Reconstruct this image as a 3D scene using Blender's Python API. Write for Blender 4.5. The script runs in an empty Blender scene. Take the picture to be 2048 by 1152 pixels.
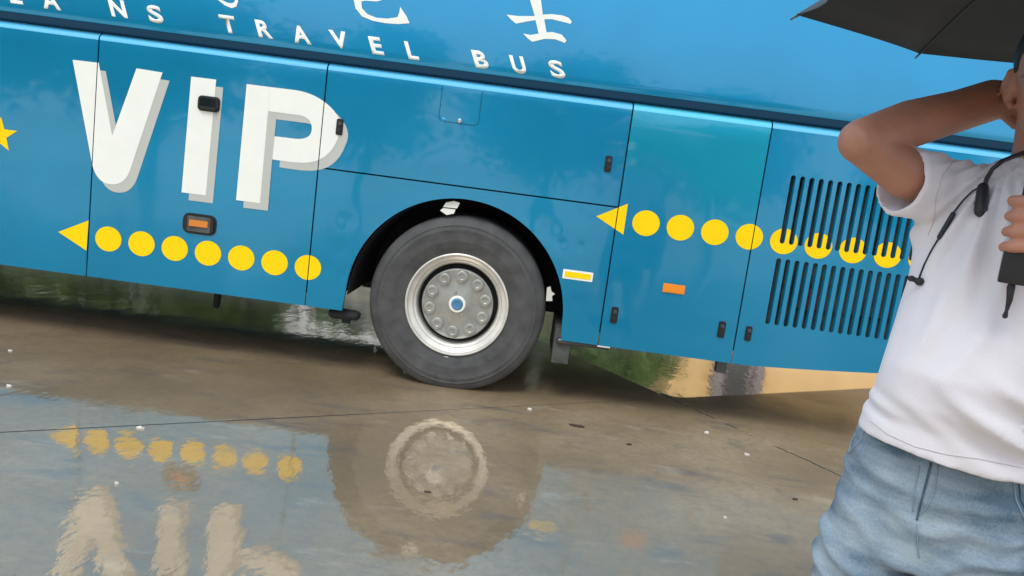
import bpy, bmesh, math, random
import numpy as np
from mathutils import Vector, Matrix, noise
R = math.radians
random.seed(7)
scene = bpy.context.scene
col = scene.collection
# ------------------------------------------------------------------ camera
CF, CP, CR, CY = 1600.0, R(8.28), R(7.54), R(-.85)
CAM = Vector((.375, -4.632, 1.332))
_F = Vector((math.sin(CY)*math.cos(CP), math.cos(CY)*math.cos(CP), -math.sin(CP)))
_R = Vector((math.cos(CY), -math.sin(CY), 0)); _U = _R.cross(_F)
_R2 = _R*math.cos(CR) + _U*math.sin(CR); _U2 = _U*math.cos(CR) - _R*math.sin(CR)
cd = bpy.data.cameras.new('camera'); cam = bpy.data.objects.new('camera', cd); col.objects.link(cam)
m = Matrix((_R2, _U2, -_F)).transposed().to_4x4(); m.translation = CAM
cam.matrix_world = m
cd.sensor_width = 36; cd.lens = 36*CF/2048; cd.clip_start = .05; cd.clip_end = 500
scene.camera = cam
def ray(x, y): return _F*CF + _R2*(x-1024) - _U2*(y-576)
def at(x, y, Y=0):                      # point of the photo on the upright plane y = Y
    r = ray(x, y); return CAM + r*((Y-CAM.y)/r.y)
def gz(x, y, Z=0):                      # point of the photo on the level z = Z
    r = ray(x, y); return CAM + r*((Z-CAM.z)/r.z)
# ------------------------------------------------------------------ sky, sun, exposure
w = bpy.data.worlds.new('World'); scene.world = w; w.use_nodes = True
nt = w.node_tree; bg = nt.nodes['Background']
sky = nt.nodes.new('ShaderNodeTexSky'); sky.sky_type = 'NISHITA'; sky.sun_disc = False
SUN_EL, SUN_AZ = R(58), R(200)          # high, from behind the camera, through cloud
sky.sun_elevation = SUN_EL; sky.sun_rotation = SUN_AZ
mixn = nt.nodes.new('ShaderNodeMix'); mixn.data_type = 'RGBA'; mixn.inputs[0].default_value = .72
nt.links.new(sky.outputs[0], mixn.inputs[6]); mixn.inputs[7].default_value = (7.2, 7.6, 8.2, 1)
nt.links.new(mixn.outputs[2], bg.inputs[0]); bg.inputs[1].default_value = .11
sl = bpy.data.lights.new('sun', 'SUN'); sl.energy = 1.1; sl.angle = R(25); sl.color = (1, .97, .92)
so = bpy.data.objects.new('sun', sl); col.objects.link(so)
so.rotation_euler = (R(90)-SUN_EL, 0, R(180)-SUN_AZ + 0)
sd = Vector((math.sin(SUN_AZ)*math.cos(SUN_EL), math.cos(SUN_AZ)*math.cos(SUN_EL), math.sin(SUN_EL)))
so.rotation_euler = sd.to_track_quat('Z', 'Y').to_euler()
scene.view_settings.view_transform = 'Standard'; scene.view_settings.look = 'None'
scene.view_settings.exposure = .80; scene.view_settings.gamma = 1
scene.render.engine = 'CYCLES'
# ------------------------------------------------------------------ materials
def mat(name, color, rough=.5, metal=0, bump=0, bscale=40, vary=0, vscale=5, coat=0, spec=.5, emit=0, bdist=.01, detail=4, rvary=0, cior=1.5):
    m = bpy.data.materials.new(name); m.use_nodes = True
    t = m.node_tree; p = t.nodes['Principled BSDF']
    p.inputs['Base Color'].default_value = (*color, 1); p.inputs['Roughness'].default_value = rough
    p.inputs['Metallic'].default_value = metal; p.inputs['Specular IOR Level'].default_value = spec
    p.inputs['Coat Weight'].default_value = coat; p.inputs['Coat Roughness'].default_value = .04; p.inputs['Coat IOR'].default_value = cior
    tc = t.nodes.new('ShaderNodeTexCoord')
    if vary:
        n = t.nodes.new('ShaderNodeTexNoise'); n.inputs['Scale'].default_value = vscale; n.inputs['Detail'].default_value = detail
        t.links.new(tc.outputs['Object'], n.inputs['Vector'])
        r = t.nodes.new('ShaderNodeMapRange'); r.inputs[1].default_value = .3; r.inputs[2].default_value = .7
        r.inputs[3].default_value = 1-vary; r.inputs[4].default_value = 1+vary
        t.links.new(n.outputs[0], r.inputs[0])
        h = t.nodes.new('ShaderNodeVectorMath'); h.operation = 'SCALE'; h.inputs[0].default_value = color
        t.links.new(r.outputs[0], h.inputs['Scale']); t.links.new(h.outputs[0], p.inputs['Base Color'])
        if rvary:
            r2 = t.nodes.new('ShaderNodeMapRange'); r2.inputs[1].default_value = .3; r2.inputs[2].default_value = .7
            r2.inputs[3].default_value = rough-rvary; r2.inputs[4].default_value = rough+rvary
            t.links.new(n.outputs[0], r2.inputs[0]); t.links.new(r2.outputs[0], p.inputs['Roughness'])
    if bump:
        n = t.nodes.new('ShaderNodeTexNoise'); n.inputs['Scale'].default_value = bscale; n.inputs['Detail'].default_value = detail
        t.links.new(tc.outputs['Object'], n.inputs['Vector'])
        b = t.nodes.new('ShaderNodeBump'); b.inputs['Strength'].default_value = bump; b.inputs['Distance'].default_value = bdist
        t.links.new(n.outputs[0], b.inputs['Height']); t.links.new(b.outputs[0], p.inputs['Normal'])
        if coat: t.links.new(b.outputs[0], p.inputs['Coat Normal'])
    return m
M = {}
M['paint'] = mat('blue_paint', (.002, .268, .50), .24, metal=.5, cior=1.47, bump=.35, bscale=1.3, bdist=.02, vary=.05, vscale=2.2, coat=1, detail=1.5)
M['paint2'] = mat('blue_turquoise_paint', (.002, .268, .50), .24, metal=.5, cior=1.47, bump=.35, bscale=1.6, bdist=.02, vary=.08, vscale=3, coat=1, detail=1.5)
M['white'] = mat('white_vinyl', (.80, .82, .75), .45, spec=.2, vary=.02, vscale=8)
M['greyv'] = mat('grey_vinyl', (.47, .49, .45), .35, vary=.02, vscale=8)
M['yellow'] = mat('yellow_vinyl', (.90, .62, .003), .5, spec=.15, vary=.03, vscale=8)
M['black'] = mat('black_plastic', (.012, .013, .015), .35, bump=.1, bscale=200)
M['dark'] = mat('dark_underside', (.012, .013, .016), .8, vary=.3, vscale=6)
M['seam'] = mat('seam_rubber', (.006, .03, .06), .6)
M['belt'] = mat('groove_shade_blue', (.003, .035, .075), .55, spec=.2)
def turquoise_blend():  # base colour blends to turquoise upwards and rearwards, broken by noise
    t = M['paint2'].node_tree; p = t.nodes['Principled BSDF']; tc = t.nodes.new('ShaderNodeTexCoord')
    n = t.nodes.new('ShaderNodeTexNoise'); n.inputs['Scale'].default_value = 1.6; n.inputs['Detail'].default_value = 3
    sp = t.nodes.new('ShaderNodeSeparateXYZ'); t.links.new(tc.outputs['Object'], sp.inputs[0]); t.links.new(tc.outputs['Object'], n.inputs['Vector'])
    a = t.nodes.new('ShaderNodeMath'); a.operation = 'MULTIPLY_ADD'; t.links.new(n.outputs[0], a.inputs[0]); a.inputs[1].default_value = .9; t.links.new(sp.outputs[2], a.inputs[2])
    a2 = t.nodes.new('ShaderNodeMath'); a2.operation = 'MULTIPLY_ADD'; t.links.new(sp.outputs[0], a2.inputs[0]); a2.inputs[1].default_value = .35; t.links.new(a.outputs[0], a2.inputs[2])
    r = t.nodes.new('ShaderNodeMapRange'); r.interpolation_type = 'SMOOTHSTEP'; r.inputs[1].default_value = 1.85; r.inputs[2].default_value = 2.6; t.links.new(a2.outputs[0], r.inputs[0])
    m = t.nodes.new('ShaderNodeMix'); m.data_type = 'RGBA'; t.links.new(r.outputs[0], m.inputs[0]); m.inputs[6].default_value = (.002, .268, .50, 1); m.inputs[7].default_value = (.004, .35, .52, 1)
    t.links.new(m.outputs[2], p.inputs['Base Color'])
turquoise_blend()
M['stripe'] = mat('edge_gleam_blue', (.10, .50, .80), .3, coat=1)  # sky gleam on the folded top edges, put into the base colour
M['edge_gleam_turq'] = mat('edge_gleam_turquoise', (.09, .58, .80), .3, coat=1)  # the same painted sky gleam, more turquoise, for the engine doors
M['rubber'] = mat('tyre_rubber', (.066, .067, .067), .62, bump=.3, bscale=45, vary=.30, vscale=9, rvary=.12, spec=.3)
M['rim'] = mat('rim_silver', (.66, .64, .58), .36, metal=.35, vary=.12, vscale=12)
M['hub'] = mat('hub_cover_grey', (.36, .365, .335), .32, metal=.5, vary=.14, vscale=18, bump=.1, bscale=60)
M['hubblue'] = mat('hub_cap_blue', (.05, .2, .36), .25, coat=1)
M['chrome'] = mat('bright_metal', (.7, .72, .72), .2, metal=.9)
M['glass'] = mat('tinted_glass', (.01, .014, .018), .05, coat=1)
M['amber'] = mat('amber_lens', (.85, .26, .01), .25, coat=1)
M['amberd'] = mat('amber_lens_dull', (.62, .20, .015), .3, coat=.5)
M['red'] = mat('red_part', (.12, .006, .012), .6)
M['engine'] = mat('engine_grey', (.07, .075, .07), .8, vary=.4, vscale=14)
M['skin'] = mat('tanned_skin', (.40, .19, .125), .52, vary=.10, vscale=14, bump=.25, bscale=70, bdist=.002)
M['skin2'] = M['skin']
M['shirt'] = mat('white_cotton', (.73, .72, .765), .85, bump=.5, bscale=300, bdist=.0012, spec=.2, vary=.02, vscale=4)
M['hair'] = mat('black_hair', (.015, .013, .012), .5, bump=.6, bscale=160, bdist=.004)
M['umb'] = mat('black_umbrella_cloth', (.046, .054, .063), .7, bump=.15, bscale=9, spec=.3)
M['umbl'] = mat('lilac_umbrella_cloth', (.72, .46, .70), .7, bump=.15, bscale=9)
M['steel'] = mat('dark_steel', (.10, .105, .11), .4, metal=.8)
M['yellowwall'] = mat('yellow_render', (.80, .58, .29), .85, vary=.08, vscale=2)
M['wall_grey'] = mat('grey_render', (.25, .24, .27), .85, vary=.2, vscale=3)
M['wall_white'] = mat('white_render', (.42, .42, .40), .85, vary=.08, vscale=1)
M['bark'] = mat('bark', (.07, .05, .035), .9, vary=.3, vscale=6)
M['litter'] = mat('pale_litter', (.62, .60, .55), .6)
M['leafl'] = mat('dead_leaf', (.05, .03, .02), .7)
M['shoe'] = mat('dark_shoe', (.03, .03, .03), .6)
M['cord'] = mat('black_cord', (.012, .013, .016), .45)
def leafmat(name, a, b):
    m = mat(name, a, .6); t = m.node_tree; p = t.nodes['Principled BSDF']
    g = t.nodes.new('ShaderNodeTexNoise'); g.inputs['Scale'].default_value = 1.7
    tc = t.nodes.new('ShaderNodeTexCoord'); t.links.new(tc.outputs['Object'], g.inputs['Vector'])
    r = t.nodes.new('ShaderNodeValToRGB'); r.color_ramp.elements[0].position = .35; r.color_ramp.elements[1].position = .65
    r.color_ramp.elements[0].color = (*a, 1); r.color_ramp.elements[1].color = (*b, 1)
    t.links.new(g.outputs[0], r.inputs[0]); t.links.new(r.outputs[0], p.inputs['Base Color'])
    return m
M['leaf'] = leafmat('leaf_green', (.035, .10, .025), (.12, .23, .05))
# denim: faded blue with worn patches and horizontal whiskers
def denim():
    m = mat('faded_denim', (.14, .24, .34), .85, bump=.4, bscale=45, bdist=.004, spec=.2); t = m.node_tree; p = t.nodes['Principled BSDF']
    tc = t.nodes.new('ShaderNodeTexCoord'); mp = t.nodes.new('ShaderNodeMapping'); mp.inputs['Scale'].default_value = (3, 3, 13)
    mp.inputs['Rotation'].default_value = (0, R(-18), 0)
    n = t.nodes.new('ShaderNodeTexNoise'); n.inputs['Scale'].default_value = 1.6; n.inputs['Detail'].default_value = 5
    t.links.new(tc.outputs['Object'], mp.inputs[0]); t.links.new(mp.outputs[0], n.inputs['Vector'])
    n2 = t.nodes.new('ShaderNodeTexNoise'); n2.inputs['Scale'].default_value = 5; t.links.new(tc.outputs['Object'], n2.inputs['Vector'])
    n3 = t.nodes.new('ShaderNodeTexNoise'); n3.inputs['Scale'].default_value = 220; t.links.new(tc.outputs['Object'], n3.inputs['Vector'])
    ad = t.nodes.new('ShaderNodeMath'); ad.operation = 'ADD'; t.links.new(n.outputs[0], ad.inputs[0]); t.links.new(n2.outputs[0], ad.inputs[1])
    ad2 = t.nodes.new('ShaderNodeMath'); ad2.operation = 'MULTIPLY_ADD'; ad2.inputs[1].default_value = .22; t.links.new(n3.outputs[0], ad2.inputs[0]); t.links.new(ad.outputs[0], ad2.inputs[2])
    r = t.nodes.new('ShaderNodeValToRGB'); e = r.color_ramp.elements
    e[0].position = .30; e[0].color = (.085, .145, .205, 1); e[1].position = .75; e[1].color = (.31, .39, .45, 1)
    mr = t.nodes.new('ShaderNodeMapRange'); mr.inputs[1].default_value = .72; mr.inputs[2].default_value = 1.5
    t.links.new(ad2.outputs[0], mr.inputs[0]); t.links.new(mr.outputs[0], r.inputs[0]); t.links.new(r.outputs[0], p.inputs['Base Color'])
    return m
M['denim'] = denim()
M['stitch'] = mat('pale_stitching', (.20, .30, .38), .8)
M['seamw'] = mat('shirt_stitching', (.56, .54, .57), .9)
M['denimd'] = mat('dark_denim_fold', (.05, .09, .15), .9, vary=.3, vscale=60)
# slab frame of the concrete: joints run at 33 degrees to the bus
KX, KY, KA = 1.421, .492, R(33)
def ground_mat():
    m = bpy.data.materials.new('wet_concrete'); m.use_nodes = True; t = m.node_tree; N = t.nodes; L = t.links
    p = N['Principled BSDF']; out = N['Material Output']
    tc = N.new('ShaderNodeTexCoord'); P = tc.outputs['Object']
    def noi(s, d=4, v=P, ro=.55, dist=0):
        n = N.new('ShaderNodeTexNoise'); n.inputs['Scale'].default_value = s; n.inputs['Detail'].default_value = d; n.inputs['Roughness'].default_value = ro
        n.inputs['Distortion'].default_value = dist
        L.new(v, n.inputs['Vector']); return n.outputs[0]
    def mth(op, a, b=0, c=None):
        n = N.new('ShaderNodeMath'); n.operation = op
        for i, x in enumerate((a, b) if c is None else (a, b, c)):
            if isinstance(x, (int, float)): n.inputs[i].default_value = x
            else: L.new(x, n.inputs[i])
        return n.outputs[0]
    def mr(v, a, b, c, d):
        n = N.new('ShaderNodeMapRange'); n.inputs[1].default_value = a; n.inputs[2].default_value = b; n.inputs[3].default_value = c; n.inputs[4].default_value = d
        n.interpolation_type = 'SMOOTHSTEP'; L.new(v, n.inputs[0]); return n.outputs[0]
    def ramp(v, els):
        n = N.new('ShaderNodeValToRGB'); e = n.color_ramp.elements
        e[0].position, e[0].color = els[0][0], (*els[0][1], 1); e[1].position, e[1].color = els[-1][0], (*els[-1][1], 1)
        for q, c in els[1:-1]:
            x = e.new(q); x.color = (*c, 1)
        L.new(v, n.inputs[0]); return n.outputs[0]
    def mix(f, a, b):
        n = N.new('ShaderNodeMix'); n.data_type = 'RGBA'
        for i, x in ((0, f), (6, a), (7, b)):
            if isinstance(x, (int, float)): n.inputs[i].default_value = x
            elif isinstance(x, tuple): n.inputs[i].default_value = (*x, 1)
            else: L.new(x, n.inputs[i])
        return n.outputs[2]
    # slab coordinates s (along the long joint), t (across)
    sx = N.new('ShaderNodeSeparateXYZ'); L.new(P, sx.inputs[0]); X, Y = sx.outputs[0], sx.outputs[1]
    wob = mth('MULTIPLY_ADD', noi(3), .05, -.025)
    s = mth('ADD', mth('MULTIPLY', mth('SUBTRACT', X, KX), math.cos(KA)), mth('MULTIPLY', mth('SUBTRACT', Y, KY), math.sin(KA)))
    tt = mth('ADD', mth('MULTIPLY', mth('SUBTRACT', X, KX), -math.sin(KA)), mth('MULTIPLY', mth('SUBTRACT', Y, KY), math.cos(KA)))
    dt = mth('ABSOLUTE', tt)
    ds = mth('ABSOLUTE', mth('ADD', s, wob))
    # joint line narrows to the right; the cross joint is ragged
    lt = mr(dt, .003, .008, 1, 0)
    lt = mth('MULTIPLY', lt, mr(s, -2.6, -1.4, 1, .45))
    ls = mth('MULTIPLY', mr(ds, .003, .016, 1, 0), mr(noi(11), .40, .52, .0, 1))
    line = mth('MAXIMUM', lt, mth('MULTIPLY', ls, .8))
    base = ramp(noi(.9, 8, ro=.6), [(.28, (.180, .133, .075)), (.5, (.275, .203, .116)), (.72, (.38, .295, .185))])
    fine = noi(26, 6, ro=.65)
    base = mix(mr(fine, .35, .7, 0, .4), base, (.18, .135, .085))
    # dark silt drags and pale scoured patches
    mp = N.new('ShaderNodeMapping'); mp.inputs['Rotation'].default_value = (0, 0, R(62)); mp.inputs['Scale'].default_value = (1, 2.6, 1); L.new(P, mp.inputs[0])
    drag = noi(2.1, 9, mp.outputs[0], .62, .6)
    base = mix(mr(drag, .52, .72, 0, .75), base, (.13, .12, .11))
    mp2 = N.new('ShaderNodeMapping'); mp2.inputs['Rotation'].default_value = (0, 0, R(15)); mp2.inputs['Scale'].default_value = (1, 2.2, 1); L.new(P, mp2.inputs[0])
    base = mix(mr(noi(2.3, 6, mp2.outputs[0], .6), .58, .72, 0, .35), base, (.48, .42, .32))
    base = mix(mr(noi(9, 7, ro=.7), .50, .66, 0, .35), base, (.16, .125, .085))
    grit = noi(160, 3, ro=.8)
    base = mix(mr(grit, .45, .65, 0, .28), base, (.13, .10, .07))
    specks = noi(70, 2)
    base = mix(mr(specks, .74, .80, 0, .6), base, (.35, .31, .25))
    pits = noi(48, 2)
    base = mix(mr(pits, .72, .77, 0, .7), base, (.03, .025, .02))
    edge = mth('MULTIPLY', mr(mth('ABSOLUTE', mth('SUBTRACT', ds, .016)), .002, .008, 1, 0), mr(noi(14), .48, .60, 0, .8))
    base = mix(edge, base, (.50, .45, .36))
    base = mix(line, base, (.012, .010, .009))
    L.new(base, p.inputs['Base Color']); p.inputs['Roughness'].default_value = .55
    # ripples of the water film
    mw = N.new('ShaderNodeMapping'); mw.inputs['Scale'].default_value = (1, .55, 1); L.new(P, mw.inputs[0])
    rip = mth('ADD', mth('MULTIPLY', noi(5.5, 3, mw.outputs[0], .5), 1.0), mth('MULTIPLY', noi(26, 3, mw.outputs[0]), .20))
    b = N.new('ShaderNodeBump'); b.inputs['Strength'].default_value = .5; b.inputs['Distance'].default_value = .0060
    L.new(rip, b.inputs['Height'])
    b0 = N.new('ShaderNodeBump'); b0.inputs['Strength'].default_value = .5; b0.inputs['Distance'].default_value = .004
    L.new(mth('SUBTRACT', fine, mth('MULTIPLY', line, 2)), b0.inputs['Height']); L.new(b0.outputs[0], p.inputs['Normal'])
    gl = N.new('ShaderNodeBsdfGlossy'); gl.distribution = 'GGX'
    L.new(b.outputs[0], gl.inputs['Normal'])
    # the film thins towards the right front; damp concrete shows between
    thin = mr(mth('ADD', X, mth('MULTIPLY', Y, .45)), -.6, 1.1, 0, 1)
    inslab = mth('MULTIPLY', mr(s, -.02, .02, 0, 1), mr(tt, -.02, .02, 0, 1))
    thin = mth('MULTIPLY', thin, mth('SUBTRACT', 1, inslab))
    dry = mr(noi(1.6, 6, ro=.6), .42, .62, 0, .55)
    dry = mth('MULTIPLY', dry, mth('SUBTRACT', 1, inslab))
    lw = N.new('ShaderNodeLayerWeight'); lw.inputs[0].default_value = .32
    fac = mth('MULTIPLY', mr(lw.outputs[1], .3, .95, .26, .58), mth('SUBTRACT', 1, mth('MULTIPLY', thin, .60)))
    fac = mth('MULTIPLY', fac, mth('SUBTRACT', 1, mth('MULTIPLY', dry, .35)))
    fac = mth('MULTIPLY', fac, mth('SUBTRACT', 1, mth('MULTIPLY', line, .8)))
    fac = mth('ADD', fac, mth('MULTIPLY', inslab, .22))
    rg = mth('ADD', .03, mth('ADD', mth('MULTIPLY', thin, .10), mth('MULTIPLY', dry, .07)))
    L.new(rg, gl.inputs['Roughness'])
    gl.inputs[0].default_value = (1, .89, .76, 1)
    ms = N.new('ShaderNodeMixShader'); L.new(fac, ms.inputs[0]); L.new(p.outputs[0], ms.inputs[1]); L.new(gl.outputs[0], ms.inputs[2])
    L.new(ms.outputs[0], out.inputs[0])
    return m
M['ground'] = ground_mat()
# ------------------------------------------------------------------ mesh helpers
def link(name, me, material=None, parent=None):
    o = bpy.data.objects.new(name, me); col.objects.link(o)
    if material is not None:
        for x in (material if isinstance(material, (list, tuple)) else [material]): me.materials.append(x)
    if parent is not None: o.parent = parent
    return o
def obj(name, bm, material, parent=None, smooth=True, recalc=True):
    if recalc: bmesh.ops.recalc_face_normals(bm, faces=bm.faces)
    me = bpy.data.meshes.new(name); bm.to_mesh(me); bm.free()
    if smooth:
        for p in me.polygons: p.use_smooth = True
    o = link(name, me, material, parent)
    if smooth and smooth != 'all': sharp(me, 35)
    return o
def sharp(me, deg):
    bm = bmesh.new(); bm.from_mesh(me)
    for e in bm.edges:
        if len(e.link_faces) != 2 or e.calc_face_angle(0) > R(deg): e.smooth = False
    bm.to_mesh(me); bm.free()
def empty(name, label, cat, loc=(0, 0, 0), rz=0, group=None):
    o = bpy.data.objects.new(name, None); col.objects.link(o); o.location = loc; o.rotation_euler = (0, 0, rz)
    tag(o, label, cat, group); return o
def tag(o, label=None, cat=None, group=None, kind=None):
    if label: o['label'] = label
    if cat: o['category'] = cat
    if group: o['group'] = group
    if kind: o['kind'] = kind
    return o
def box(bm, a, b, bev=0):
    vs = [bm.verts.new((x, y, z)) for x in (a[0], b[0]) for y in (a[1], b[1]) for z in (a[2], b[2])]
    fs = [bm.faces.new([vs[i] for i in f]) for f in ((0, 1, 3, 2), (4, 6, 7, 5), (0, 4, 5, 1), (2, 3, 7, 6), (0, 2, 6, 4), (1, 5, 7, 3))]
    if bev:
        es = list({e for f in fs for e in f.edges})
        bmesh.ops.bevel(bm, geom=es, offset=bev, segments=2, affect='EDGES', profile=.7)
def tube(bm, pts, rad, n=14, flat=None, round_ends=True, up=None):
    """tapered tube through pts; rad = list of r or (ra, rb)."""
    pts = [Vector(p) for p in pts]; rad = [(r, r) if not isinstance(r, tuple) else r for r in rad]
    if round_ends:
        d0 = (pts[0]-pts[1]).normalized(); d1 = (pts[-1]-pts[-2]).normalized(); r0, r1 = rad[0], rad[-1]
        P0 = []; R0 = []
        for k in (.12, .5, .85):
            a = math.acos(k) if 0 else None
        pre = [(pts[0]+d0*min(r0)*math.sin(q), (r0[0]*math.cos(q), r0[1]*math.cos(q))) for q in (1.45, 1.0, .5)]
        post = [(pts[-1]+d1*min(r1)*math.sin(q), (r1[0]*math.cos(q), r1[1]*math.cos(q))) for q in (.5, 1.0, 1.45)]
        pts = [p for p, _ in pre]+pts+[p for p, _ in post]; rad = [r for _, r in pre]+rad+[r for _, r in post]
    rings = []; prev = None
    for i, p in enumerate(pts):
        d = (pts[min(i+1, len(pts)-1)]-pts[max(i-1, 0)]).normalized()
        if prev is None:
            a = Vector(up) if up is not None else (Vector((0, 0, 1)) if abs(d.z) < .9 else Vector((0, 1, 0)))
        else: a = prev
        a = (a-d*a.dot(d)).normalized(); prev = a; b = d.cross(a)
        ra, rb = rad[i]
        rings.append([bm.verts.new(p+a*math.cos(2*math.pi*k/n)*ra+b*math.sin(2*math.pi*k/n)*rb) for k in range(n)])
    for r0, r1 in zip(rings, rings[1:]):
        for k in range(n): bm.faces.new((r0[k], r0[(k+1) % n], r1[(k+1) % n], r1[k]))
    bm.faces.new(rings[0][::-1]); bm.faces.new(rings[-1])
def loft(bm, rings, n=28, sq=2.0):
    """rings: (cx, cy, z, rx, ry) stacked sections in z; superellipse."""
    out = []
    for cx, cy, z, rx, ry in rings:
        r = []
        for k in range(n):
            a = 2*math.pi*k/n; c, s = math.cos(a), math.sin(a)
            r.append(bm.verts.new((cx+rx*math.copysign(abs(c)**(2/sq), c), cy+ry*math.copysign(abs(s)**(2/sq), s), z)))
        out.append(r)
    for r0, r1 in zip(out, out[1:]):
        for k in range(n): bm.faces.new((r0[k], r0[(k+1) % n], r1[(k+1) % n], r1[k]))
    bm.faces.new(out[0][::-1]); bm.faces.new(out[-1])
def ball(bm, c, r, seg=20):
    r = r if isinstance(r, tuple) else (r, r, r)
    bmesh.ops.create_uvsphere(bm, u_segments=seg, v_segments=seg//2+2, radius=1, matrix=Matrix.Translation(c) @ Matrix.Diagonal((*r, 1)))
def lathe_y(bm, prof, n=72, c=(0, 0, 0), close=False):
    """prof: (r, y); turned about the y axis through c."""
    rings = []
    for r, y in prof:
        if r < 1e-5: rings.append([bm.verts.new((c[0], c[1]+y, c[2]))])
        else: rings.append([bm.verts.new((c[0]+r*math.cos(2*math.pi*k/n), c[1]+y, c[2]+r*math.sin(2*math.pi*k/n))) for k in range(n)])
    prs = list(zip(rings, rings[1:]))
    if close: prs.append((rings[-1], rings[0]))
    for a, b in prs:
        for k in range(n):
            k2 = (k+1) % n
            if len(a) == 1 and len(b) == 1: continue
            if len(a) == 1: bm.faces.new((a[0], b[k], b[k2]))
            elif len(b) == 1: bm.faces.new((a[k], b[0], a[k2]))
            else: bm.faces.new((a[k], b[k], b[k2], a[k2]))
def mods(bm, voxel=None, cut=None, smooth=0, factor=.5):
    """voxel-join, cut and smooth a bmesh; returns a new bmesh."""
    bmesh.ops.recalc_face_normals(bm, faces=bm.faces)
    me = bpy.data.meshes.new('tmp'); bm.to_mesh(me); bm.free(); o = bpy.data.objects.new('tmp', me); col.objects.link(o)
    if voxel:
        r = o.modifiers.new('r', 'REMESH'); r.mode = 'VOXEL'; r.voxel_size = voxel
    if smooth:
        s = o.modifiers.new('s', 'SMOOTH'); s.iterations = smooth; s.factor = factor
    co = None
    if cut is not None:
        bmesh.ops.recalc_face_normals(cut, faces=cut.faces)
        cm = bpy.data.meshes.new('c'); cut.to_mesh(cm); cut.free(); co = bpy.data.objects.new('c', cm); col.objects.link(co)
        r2 = co.modifiers.new('r', 'REMESH'); r2.mode = 'VOXEL'; r2.voxel_size = .009
        b = o.modifiers.new('b', 'BOOLEAN'); b.operation = 'DIFFERENCE'; b.object = co; b.solver = 'FAST' if 0 else 'EXACT'
    dg = bpy.context.evaluated_depsgraph_get(); dg.update()
    ev = o.evaluated_get(dg); m2 = bpy.data.meshes.new_from_object(ev)
    out = bmesh.new(); out.from_mesh(m2)
    for x in (o, co):
        if x: bpy.data.objects.remove(x)
    bpy.data.meshes.remove(m2)
    return out
# ================================================================== THE BUS
bus = empty('coach_bus', 'long blue travel coach with white VIP lettering and yellow dots parked on wet concrete', 'bus', (0, 0, 0))
XR, XF, WB = 3.55, -8.6, 2.5
ZB = 1.80                                # belt line
S1, S2, S3, S4 = -2.213, -.895, .851, 1.640
def chamfer(z):
    return 0 if z < 1.757 else .004*((z-1.757)/.02)**2 if z < 1.777 else .004+(z-1.777)*1.35
WX, WZ = -.006, .52                       # rear wheel centre
def dents(x, z):
    y = 0
    for dx, dz, r, a in ((-.70, .92, .05, .004), (-.71, .75, .04, .003), (-.80, .62, .05, .004), (-.68, .60, .03, .003), (.48, 1.02, .06, .006),
                         (.55, .95, .035, .006), (.67, .95, .03, .005), (.42, 1.12, .09, .006), (-.55, 1.12, .12, .006), (-.35, 1.17, .08, .004),
                         (.70, .62, .04, .003), (.60, .57, .04, .003), (.72, .70, .09, -.004), (-.78, .85, .12, -.004)):
        y += (.38 if r < .07 else .12)*a*math.exp(-((x-dx)**2+(z-dz)**2)/(r*r))
    return y
def panel(name, x0, x1, zlo, zhi, arch=None, dented=False, material='paint', step=.04, chamf=True, flip=0):
    """one outer body panel with folded edges; zlo may be a function of x."""
    g = .0042; x0 += g; x1 -= g
    bm = bmesh.new(); xs = []
    x = x0
    st = .012 if dented else step
    while x < x1-1e-6: xs.append(x); x += st
    xs.append(x1)
    if arch:
        cx, cz, r = arch
        for k in range(0, 41): xs.append(cx - r*math.cos(math.pi*k/40)*.9999)
        xs = sorted(xs)
    def zl(x):
        z = zlo(x) if callable(zlo) else zlo
        if arch and abs(x-cx) < r: z = max(z, cz+math.sqrt(max(0, r*r-(x-cx)**2)))
        return z
    nr = 44 if dented else 14
    cols = []
    top = [1.757, 1.767, 1.777, 1.789, ZB-.002] if chamf else []
    zt = 1.757 if chamf else zhi
    for x in xs:
        a = zl(x); zz = [a+(zt-a)*k/nr for k in range(nr)]+(top if chamf else [zhi])
        cols.append([(x, (chamfer(z) if chamf else 0)+(dents(x, z) if dented else 0), z) for z in zz])
    V = [[bm.verts.new(p) for p in c] for c in cols]
    W = [[bm.verts.new((p[0], p[1]+.022, p[2])) for p in (c[0], c[-1])] for c in cols]
    for a, b, wa, wb in zip(V, V[1:], W, W[1:]):
        for i in range(len(a)-1): bm.faces.new((a[i], b[i], b[i+1], a[i+1]))
        bm.faces.new((a[0], wa[0], wb[0], b[0]))
        bm.faces.new((a[-1], b[-1], wb[1], wa[1]))
    for c, wv in ((V[0], W[0]), (V[-1], W[-1])): bm.faces.new([wv[0]]+c+[wv[1]])
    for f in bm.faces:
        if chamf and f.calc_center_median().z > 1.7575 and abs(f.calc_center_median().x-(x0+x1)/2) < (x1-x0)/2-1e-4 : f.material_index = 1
    if flip:
        for v in bm.verts: v.co.y = WB-v.co.y
    return obj(name, bm, [M[material], M['stripe' if material == 'paint' else 'edge_gleam_turq']], bus)
panel('luggage_door', -3.55, S1, .388, ZB)
panel('luggage_door', S1, S2, .388, ZB)
panel('luggage_door', -5.30, -3.55, .388, ZB)
panel('side_panel', S2, S3, 1.2085, ZB)
panel('wheel_arch_panel', S2, S3, .388, 1.2000, arch=(-.02, .49, .645), dented=True, chamf=False)
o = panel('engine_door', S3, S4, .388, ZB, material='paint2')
panel('wheel_arch_panel', -6.95, -5.30, .388, ZB, arch=(-6.1, .50, .60))
panel('side_panel', -8.35, -6.95, .388, ZB)
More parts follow.
